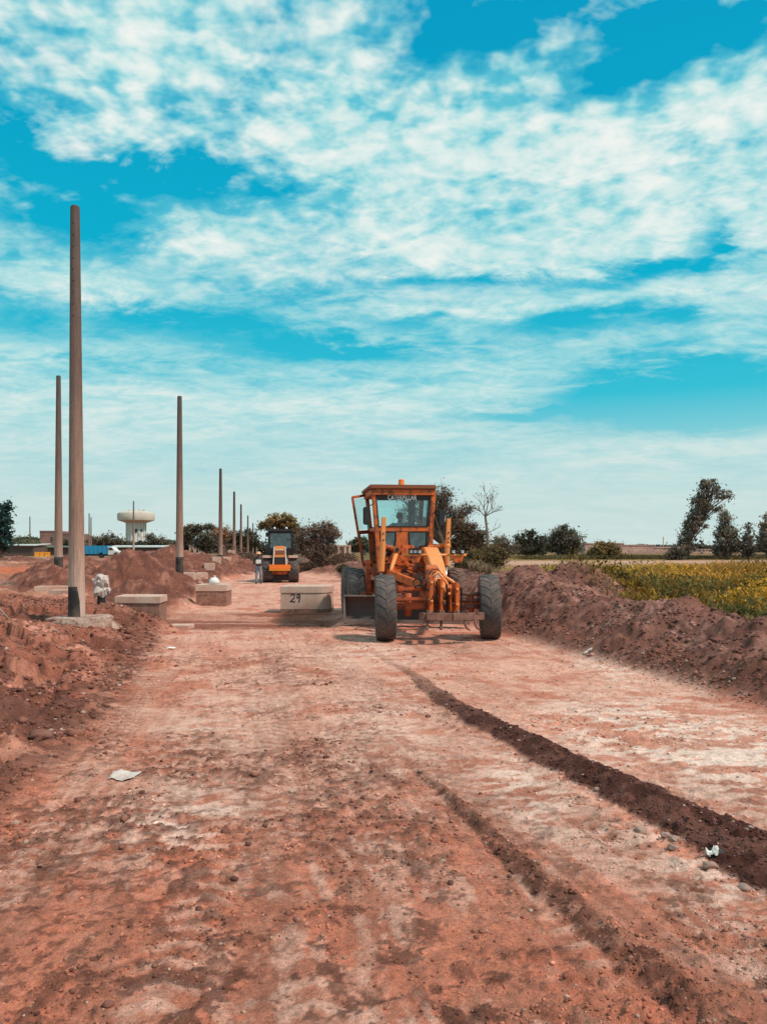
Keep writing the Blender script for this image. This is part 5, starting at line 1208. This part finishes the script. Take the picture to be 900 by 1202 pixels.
# scarifier linkage plates in front
m = MB()
for (x0, x1, y0, y1, ly) in ((503.5, 508.5, 676, 719, -.25), (516.5, 520, 680, 719, -.30), (528, 530, 690, 719, -.30), (534.5, 539.5, 684, 720, -.35)):
    p0, p1 = G(x0, y1, ly), G(x1, y0, ly); m.box2((p0.x, ly, p0.z), (p1.x, ly + .40, p1.z))
m.build('scarifier_arm', O, grader, bevel=.012)
m = MB()
for pts, w_ in (([(505, 679), (514, 672), (524, 684), (526, 700)], .036), ([(520, 676), (530, 682), (538, 690)], .034), ([(508, 690), (513, 700), (517, 705)], .032), ([(524, 690), (528, 700), (532, 716)], .030), ([(513, 683), (519, 690), (524, 698)], .034)):
    m.tube([G(x_, y_, -.12) for x_, y_ in pts], w_, 10)
for (x_, y_) in ((506.5, 684), (506.5, 706), (519, 689), (527, 697), (536.5, 692), (536.5, 710)):
    m.tube([G(x_, y_, -.40), G(x_, y_, -.2)], .030, 12)
m.build('scarifier_cylinder', OL_, grader, smooth=True)
m = MB(); 
for (x_, y0, y1) in ((512, 682, 719), (524.2, 686, 719), (541.3, 690, 719)): m.tube([G(x_, y0, -.2), G(x_, y1, -.2)], .022, 6)
m.build('dark_gap_rod', M['black'], grader)  # black rods added to darken the gaps between the scarifier arms
m = MB()
for ptl in ([(499, 690), (502, 676), (507, 668.5), (514, 668), (518, 674), (520, 682)], [(501, 694), (504, 680), (509, 672), (516, 672), (524, 678), (533, 686)], [(496, 676), (493, 682), (496, 690), (501, 692)], [(486, 690), (492, 686), (497, 688), (502, 684)]):
    m.tube([G(x_, y_, .05) for x_, y_ in ptl], .013, 6)
m.build('hose', M['black'], grader, smooth=True)
q = G(490, 684, .5); m = MB()
for k in range(3):
    T = Matrix.Translation(q + Vector((0, .03 * k, 0))) @ Matrix.Rotation(R(90 + 8 * k), 4, 'X') @ Matrix.Rotation(R(6 * k), 4, 'Y'); rr_ = .095 - .004 * k
    m.lathe([(rr_ + .011 * math.cos(a_), .011 * math.sin(a_)) for a_ in np.linspace(0, 2 * math.pi, 7)], 24, T)
m.build('coiled_hose', M['black'], grader, smooth=True)
for k, (x_, y_) in enumerate([(500, 681), (500.5, 692), (500.5, 703), (506, 699), (518.5, 707), (518.5, 699), (529, 707), (536.5, 701)]):
    ly_ = (-.02 if y_ > 676 else .5) if y_ > 660 else 2.0
    q = G(x_, y_, ly_); m = MB(); m.tube([q + Vector((0, -.30, 0)), q + Vector((0, .05, 0))], .022, 6); m.build('bolt', M['black'] if k % 2 else M['rust'], grader)
m = MB()
for ptl, l0 in (([(470, 672), (478, 668), (490, 672), (500, 680)], 2.2), ([(462, 683), (474, 679), (486, 684)], 2.0), ([(486, 660), (492, 668), (499, 674)], 2.4), ([(456, 664), (462, 671), (474, 674), (482, 670)], 2.6), ([(522, 684), (530, 676), (537, 684), (541, 694)], .1), ([(466, 692), (480, 696), (497, 692)], 1.0)):
    m.tube([G(x_, y_, l0) for x_, y_ in ptl], .016, 6)
m.build('hose', M['black'], grader, smooth=True)
m = MB()
for (x0, y0, x1, y1, l0) in ((466, 676, 480, 676, 2.3), (486, 676, 497, 680, 2.0), (463, 700, 472, 700, .8), (478, 694, 492, 698, .9)):
    p0, p1 = G(x0, y0 - 3, l0), G(x1, y1 + 3, l0); m.box2((p0.x, l0, p1.z), (p1.x, l0 + .2, p0.z))
m.build('valve_block', M['rust'], grader, bevel=.01)
# scarifier bar with shanks
m = MB(); ly = -.85
p = [G(494.5, 723.5, -.78), G(500, 723.8, -.95), G(530, 724.3, -.98), G(567, 723.2, -.80)]
for i in range(3): m.beam(p[i], p[i + 1] if i < 2 else p[3], .13, .15)
m.build('scarifier_bar', M['rust'], grader, bevel=.012)
m = MB()
for (x_, l_) in ((504, -.3), (519, -.3), (536.5, -.35)): m.beam(G(x_, 719, l_), G(x_, 722, -.92), .09, .09)
m.build('bar_mount', M['rust'], grader)
for px, cur in ((501.3, 0), (517.5, 0), (545.5, 1), (557.5, 1)):
    m = MB(); q = G(px, 727, -.93)
    if cur: m.tube([q, q + Vector((.0, 0, -.09)), q + Vector((.03, -.02, -.17)), q + Vector((.10, -.05, -.22))], [.028, .028, .024, .012], 8)
    else: m.tube([q, q + Vector((0, 0, -.14)), q + Vector((-.01, -.03, -.17)), q + Vector((-.01, -.07, -.20))], [.024, .024, .04, .02], 8)
    m.build('shank', M['rust'], grader, smooth=True)
for px in (503, 519, 536, 548, 560):
    m = MB(); q = G(px, 719, -.9); m.tube([q + Vector((0, 0, -.02)), q + Vector((0, 0, .04))], .025, 6); m.build('clevis', M['rust'], grader)

# driver
SIT = dict(pelvis=(0, 0, .10), waist=(0, -.01, .26), chest=(0, -.03, .46), neck=(0, -.04, .64), head=(0, -.07, .79),
           sh_l=(.17, -.03, .57), el_l=(.24, -.20, .36), wr_l=(.12, -.44, .38), sh_r=(-.17, -.03, .57), el_r=(-.24, -.20, .36), wr_r=(-.12, -.44, .38),
           hip_l=(.09, 0, .10), kn_l=(.14, -.40, .14), an_l=(.14, -.46, -.28), toe_l=(.15, -.60, -.33), hip_r=(-.09, 0, .10), kn_r=(-.14, -.40, .14), an_r=(-.14, -.46, -.28), toe_r=(-.15, -.60, -.33))
lw = Vector((sx, 4.62, zf + .58)); wp = Vector((GO.x + lw.x * _c - lw.y * _s, GO.y + lw.x * _s + lw.y * _c, lw.z))
person(wp, YAW, 'driver seated behind the windscreen of the grader cab, dark hair and grey shirt', SIT, M['cloth_grey'], M['cloth_dark'], None, True)

# ------------------------------------------------------------------ single-drum roller seen from behind
RYD = 44.6; q0 = at(329, 684, RYD); GO2 = Vector((q0.x, RYD, hz(q0.x, RYD)))
RYAW = math.atan2(-q0.x, RYD)
roller = empty('road_roller', GO2, RYAW, label='orange and black single drum road roller standing beside the worker, rear side to the camera', cat='road roller')
def Q(px, py, ly=0):
    cc, ss = math.cos(RYAW), math.sin(RYAW)
    lx0, ly0 = -GO2.x * cc - GO2.y * ss, GO2.x * ss - GO2.y * cc
    vx, vz = (px - 450) / F, (HZ - py) / F; dx, dy = vx * cc + ss, -vx * ss + cc
    t_ = (ly - ly0) / dy; return Vector((lx0 + dx * t_, ly, EYE - GO2.z + vz * t_))
for sx_, px in ((-1, 314.5), (1, 344.5)):
    c = Q(px, 669, .7); wheel(roller, (c.x, .72, .74), .75, .60, .36, M['orange_dull'], M['tyre'], 18, .04)
    m = MB(); a_, b_ = Q(px - 6, 652, .3), Q(px + 5, 655, .3); m.box2((a_.x, .1, b_.z), (b_.x, 1.5, a_.z)); m.build('fender', M['concrete'], roller, bevel=.02)
    m = MB(); a_ = Q(px - sx_ * -2.5, 632, 1.0); b_ = Q(px - sx_ * -2.5, 653, 1.0); m.tube([a_, b_], .035, 6); m.tube([a_, Q(325 + sx_ * 11, 634, 1.0)], .03, 6); m.tube([(a_ + b_) / 2, Q(325 + sx_ * 11, 645, 1.0)], .025, 6); m.build('handrail', M['black'], roller)
m = MB()
m.prism([Q(322, 641, 0), Q(335, 641, 0), Q(337.3, 663, 0), Q(319.8, 663, 0)], (0, 1.7, 0)); hd = m.build('engine_hood', M['orange_light'], roller, bevel=.04)
for k in range(4):
    m = MB(); a_, b_ = Q(323.5, 645 + k * 1.6, -.02), Q(333.5, 645.8 + k * 1.6, -.02); m.box2((a_.x, -.03, b_.z), (b_.x, .01, a_.z)); m.build('louvre', M['white'] if k == 0 else M['rust'], hd)
m = MB(); a_, b_ = Q(322, 654, 0), Q(335.2, 662.3, 0); m.box2((a_.x, -.03, b_.z), (b_.x, .02, a_.z)); m.build('grille', M['black'], hd)
for x_ in (320.8, 336): m = MB(); m.beam(Q(x_, 663, -.03), Q(328.5 + (x_ - 328.5) * .86, 642, -.03), .06, .04, (0, 1, 0)); m.build('edge_trim', M['white'], hd)
m = MB(); a_, b_ = Q(315.8, 663, -.2), Q(341, 668.2, -.2); m.box2((a_.x, -.25, b_.z), (b_.x, .1, a_.z)); bp_ = m.build('rear_bumper', M['beacon'], roller, bevel=.02)
m = MB(); a_, b_ = Q(316, 668.3, -.2), Q(340.8, 669.8, -.2); m.box2((a_.x, -.24, b_.z), (b_.x, .1, a_.z)); m.build('yellow_stripe', M['yellow'], bp_)
m = MB(); a_, b_ = Q(319.5, 670, -.1), Q(337, 674.4, -.1); m.box2((a_.x, -.1, b_.z), (b_.x, .3, a_.z)); m.build('counterweight', M['orange_dull'], roller, bevel=.03)
m = MB(); a_, b_ = Q(318, 674, .2), Q(340, 681, .2); m.box2((a_.x, .25, b_.z), (b_.x, 2.2, a_.z)); m.box2((a_.x + .1, 2.2, .5), (b_.x - .1, 3.0, 1.0)); m.build('chassis', M['black'], roller)
# cab
c0 = 1.2; m = MB()
tl, tr_, bl, br_ = Q(316.3, 623, c0), Q(342.5, 623, c0), Q(315.3, 655, c0), Q(343.6, 655, c0); o2 = Vector((0, 1.3, 0))
for a_, b_ in ((tl, bl), (tr_, br_)):
    m.beam(a_, b_, .14, .10, (0, 1, 0)); m.beam(a_ + o2, b_ + o2, .12, .10, (0, 1, 0)); m.beam(a_.lerp(b_, .62), a_.lerp(b_, .62) + o2, .06, .08); m.beam(b_, b_ + o2, .08, .12)
m.prism([Q(315.3, 643, c0), Q(321, 643, c0), Q(321, 656, c0), Q(315, 656, c0)], (0, .06, 0)); m.prism([Q(337, 643, c0), Q(343.6, 643, c0), Q(343.8, 656, c0), Q(337, 656, c0)], (0, .06, 0))
m.beam(tl + Vector((0, 0, -.05)), tr_ + Vector((0, 0, -.05)), .10, .22)
m.build('cab_frame', M['black_frame'], roller, bevel=.01)
m = MB(); a_, b_ = Q(314.8, 621, c0 - .1), Q(344, 624, c0 - .1); m.box2((a_.x, c0 - .15, b_.z), (b_.x, c0 + 1.5, a_.z)); m.build('cab_roof', M['black'], roller, bevel=.03)
for a_, b_, nm in ((Vector((0, 0, 0)), 0, 'rear_window'), (o2, 1, 'windscreen')):
    m = MB(); m.prism([tl + a_ + Vector((.05, .02, 0)), tr_ + a_ + Vector((-.05, .02, 0)), br_ + a_ + Vector((-.05, .02, .5)), bl + a_ + Vector((.05, .02, .5))], (0, .006, 0)); m.build(nm, M['glass_dark'], roller)
m = MB(); q = Q(330, 640, 1.8); m.box((q.x, 1.85, q.z - .1), (.5, .14, .75)); m.box((q.x, 1.65, q.z - .4), (.5, .45, .14)); m.build('seat', M['black'], roller, bevel=.03)
m = MB(); q = Q(331, 628, 1.3); m.beam(q, q + Vector((.0, 0, -.25)), .06, .03, (0, 1, 0)); m.build('wiper', M['black'], roller)
for px in (322.3, 336.3):
    q = Q(px, 620.2, 1.2); m = MB(); m.ball((q.x, q.y, q.z), (.07, .07, .08), 12, 8); m.build('work_lamp', M['lamp'], roller, smooth=True)
m = MB(); q = Q(313.3, 627.5, 1.3); m.box((q.x, 1.3, q.z), (.14, .05, .26)); m.tube([(q.x, 1.3, q.z + .1), Q(316.5, 624, 1.3)], .015, 5); m.build('mirror', M['black'], roller)
# drum and yoke in front (hidden behind the rear wheels from here)
m = MB(); m.lathe([(.001, -1.0), (.72, -1.0), (.76, -.97), (.76, .97), (.72, 1.0), (.001, 1.0)], 40, Matrix.Translation((0, 3.9, .76)) @ Matrix.Rotation(R(90), 4, 'Y')); m.build('drum', M['edge_steel'], roller, auto=True)
m = MB(); m.box((-1.1, 3.6, .8), (.12, 1.9, .35)); m.box((1.1, 3.6, .8), (.12, 1.9, .35)); m.box((0, 2.75, .8), (2.3, .18, .4)); m.box((0, 4.75, .8), (2.3, .14, .35)); m.build('drum_yoke', M['orange'], roller, bevel=.03)
# ------------------------------------------------------------------ sky, sun, camera
W = bpy.data.worlds.new('World'); S.world = W; W.use_nodes = True
t = W.node_tree; N = NT(t); bg = t.nodes['Background']; out = t.nodes['World Output']
SUN_EL, SUN_AZ = R(52), R(118)          # azimuth clockwise from +Y (straight ahead) towards +X
sky = N.n('ShaderNodeTexSky', sky_type='NISHITA', sun_disc=False); sky.sun_elevation = SUN_EL; sky.sun_rotation = SUN_AZ
sky.dust_density = 2.0; sky.ozone_density = 2.5
d = N.n('ShaderNodeTexCoord').outputs['Generated']
sp = N.n('ShaderNodeSeparateXYZ'); N.l(d, sp.inputs[0]); dx, dy, dz = sp.outputs
az = N.m('ARCTAN2', dx, dy); el = N.m('ARCSINE', dz)
elc = N.m('MAXIMUM', el, 0.0)
# cloud sheet seen in perspective
k = N.m('DIVIDE', 1.0, N.m('ADD', N.m('MAXIMUM', dz, 0.0), .16))
cv = N.n('ShaderNodeCombineXYZ'); N.l(N.m('MULTIPLY', dx, k), cv.inputs[0]); N.l(N.m('MULTIPLY', dy, k), cv.inputs[1])
cv.inputs[2].default_value = 3.7
P_ = cv.outputs[0]
mp = N.n('ShaderNodeMapping'); mp.inputs['Rotation'].default_value = (0, 0, .18); mp.inputs['Scale'].default_value = (1.0, 1.35, 1); N.l(P_, mp.inputs[0]); PV = mp.outputs[0]
big = N.noise(PV, 1.7, 9, .60, .9)
med = N.noise(PV, 4.6, 8, .60, 1.3)
fin = N.noise(PV, 14.0, 6, .62, 1.0)
lump = N.noise(P_, 21.0, 2, .5, .1)
def ang(px, py):
    a = math.atan((px - 450) / F); e = math.atan((HZ - py) / F * math.cos(a)); return a, e
# placed clear gaps (-) and cloud banks (+): pixel-free angles are derived once
B = [(575, 22, 120, 46, -1.2, 0), (500, 62, 60, 26, -.55, -.2), (825, 38, 140, 46, -1.3, -.1), (705, 98, 80, 22, -.75, -.1), (745, 25, 60, 30, -.5, 0),
     (120, 200, 200, 34, -1.0, .08), (90, 262, 120, 32, -.95, .1), (300, 222, 60, 18, -.35, 0), (12, 140, 40, 60, -.5, 0), (60, 120, 30, 60, -.2, 0),
     (50, 378, 100, 22, -.75, 0), (215, 376, 120, 20, -.90, .06), (400, 414, 140, 16, -1.0, -.03), (330, 350, 90, 16, -.5, 0),
     (560, 330, 150, 8, -.7, 0), (760, 322, 110, 10, -.75, -.06), (838, 290, 22, 24, -.8, 0), (650, 383, 60, 13, -.8, 0), (780, 380, 45, 8, -.7, 0), (480, 376, 60, 12, -.6, 0),
     (790, 462, 140, 34, -1.9, .04), (625, 491, 90, 9, -1.1, .02), (860, 490, 80, 16, -.7, 0), (425, 302, 60, 12, -.5, 0), (630, 205, 50, 14, -.35, -.3), (830, 180, 90, 10, -.3, -.1),
     (640, 150, 180, 60, .55, -.1), (760, 220, 190, 60, .6, 0), (440, 170, 110, 60, .35, 0), (640, 300, 200, 20, .4, 0), (350, 262, 190, 26, .45, -.05), (150, 70, 140, 55, .28, -.5), (600, 455, 100, 26, .40, -.12), (380, 120, 110, 60, .25, -.3),
     (880, 110, 60, 40, .4, 0), (520, 290, 160, 24, .35, 0), (120, 330, 150, 22, .35, .05), (700, 350, 220, 14, .4, 0), (120, 420, 150, 16, .35, 0), (250, 480, 330, 34, .22, 0), (820, 520, 160, 14, .4, 0)]
warp = N.m('MULTIPLY', N.m('SUBTRACT', big, .5), .16); warp2 = N.m('MULTIPLY', N.m('SUBTRACT', med, .5), .07)
azw = N.m('ADD', az, N.m('ADD', warp, warp2)); elw = N.m('ADD', el, N.m('MULTIPLY', N.m('ADD', warp, warp2), .45))
acc = None
for (px, py, rx, ry, amp, rot) in B:
    a, e = ang(px, py); ra, re_ = rx / F * math.cos(a), ry / F * math.cos(e) ** 2
    C_, S_ = math.cos(rot), math.sin(rot)
    da = N.m('SUBTRACT', azw, a); de = N.m('SUBTRACT', elw, e)
    uu = N.m('MULTIPLY', N.m('MULTIPLY_ADD', da, C_, N.m('MULTIPLY', de, -S_)), 1 / ra)
    vv = N.m('MULTIPLY', N.m('MULTIPLY_ADD', da, S_, N.m('MULTIPLY', de, C_)), 1 / re_)
    g = N.m('EXPONENT', N.m('MULTIPLY', N.m('MULTIPLY_ADD', uu, uu, N.m('MULTIPLY', vv, vv)), -1.0))
    acc = N.m('MULTIPLY', g, amp) if acc is None else N.m('MULTIPLY_ADD', g, amp, acc)
low = N.ramp(el, [(.0, 1), (.16, .55), (.30, 0)])     # haze towards the horizon
lumpy = N.m('MULTIPLY', N.m('SUBTRACT', lump, .5), N.ramp(el, [(.25, 0), (.5, 1)]))
cov = N.m('ADD', N.m('MULTIPLY', N.m('SUBTRACT', big, .5), 1.3), .60)
det = N.ramp(el, [(.03, .25), (.22, .8), (.40, 1)])
cov = N.m('MULTIPLY_ADD', N.m('MULTIPLY', N.m('SUBTRACT', med, .5), det), 1.15, cov)
cov = N.m('MULTIPLY_ADD', N.m('MULTIPLY', N.m('SUBTRACT', fin, .5), det), .45, cov)
cov = N.m('MULTIPLY_ADD', lumpy, 1.3, cov)
cov = N.m('ADD', cov, N.m('MULTIPLY', acc, .72))
cov = N.m('ADD', cov, N.m('MULTIPLY', low, .10))
mask = N.ramp(cov, [(.04, 0), (.24, .36), (.50, .76), (.85, 1)])
blue = N.ramp(elc, [(0, lin(208, 220, 216)), (.06, lin(198, 220, 217)), (.12, lin(150, 213, 220)), (.19, lin(56, 194, 216)), (.32, lin(10, 178, 210)), (.62, lin(4, 158, 200))])
nsk = N.mix(1, sky.outputs[0], (.02, .11, .10), 'MULTIPLY')
blue = N.mix(.08, blue, nsk)
wh = N.noise(PV, 7.0, 8, .62, 1.2); wh2 = N.noise(PV, 2.6, 6, .55, .6)
wt_ = N.m('ADD', N.m('MULTIPLY', N.m('SUBTRACT', wh, .5), 1.25), N.m('MULTIPLY', N.m('SUBTRACT', wh2, .5), 1.0))
wt_ = N.m('MULTIPLY', wt_, N.ramp(el, [(.02, .25), (.2, .8), (.4, 1)]))
wt_ = N.m('ADD', N.m('MULTIPLY_ADD', N.m('MINIMUM', cov, 1.1), .62, wt_), N.m('MULTIPLY', lumpy, 1.1))
cloud = N.ramp(wt_, [(.05, lin(104, 200, 216)), (.38, lin(168, 221, 225)), (.70, lin(214, 235, 233)), (1.05, lin(240, 244, 240))])
cloud = N.mix(N.ramp(elc, [(0, .9), (.10, .55), (.22, 0)]), cloud, lin(208, 224, 220))
col = N.mix(mask, blue, cloud)
N.l(col, bg.inputs['Color']); bg.inputs['Strength'].default_value = 1.0

sun = bpy.data.lights.new('sun', 'SUN'); sun.energy = 3.6; sun.angle = R(4.5); sun.color = (1, .90, .78)
so = bpy.data.objects.new('sun', sun); COL.objects.link(so)
dirv = Vector((math.sin(SUN_AZ) * math.cos(SUN_EL), math.cos(SUN_AZ) * math.cos(SUN_EL), math.sin(SUN_EL)))
so.rotation_euler = (-dirv).to_track_quat('-Z', 'Y').to_euler(); so.location = dirv * 50

cam = bpy.data.cameras.new('camera'); co = bpy.data.objects.new('camera', cam); COL.objects.link(co); S.camera = co
co.location = (0, 0, EYE); co.rotation_euler = (R(90), 0, 0)
cam.sensor_fit = 'VERTICAL'; cam.sensor_height = 36; cam.lens = 36 * F / 1202; cam.shift_y = (HZ - 601) / 1202
cam.clip_start = .05; cam.clip_end = 6000
S.view_settings.view_transform = 'Standard'; S.view_settings.look = 'None'; S.view_settings.exposure = 0; S.view_settings.gamma = 1
S.render.engine = 'CYCLES'; S.cycles.max_bounces = 6; S.cycles.transparent_max_bounces = 12
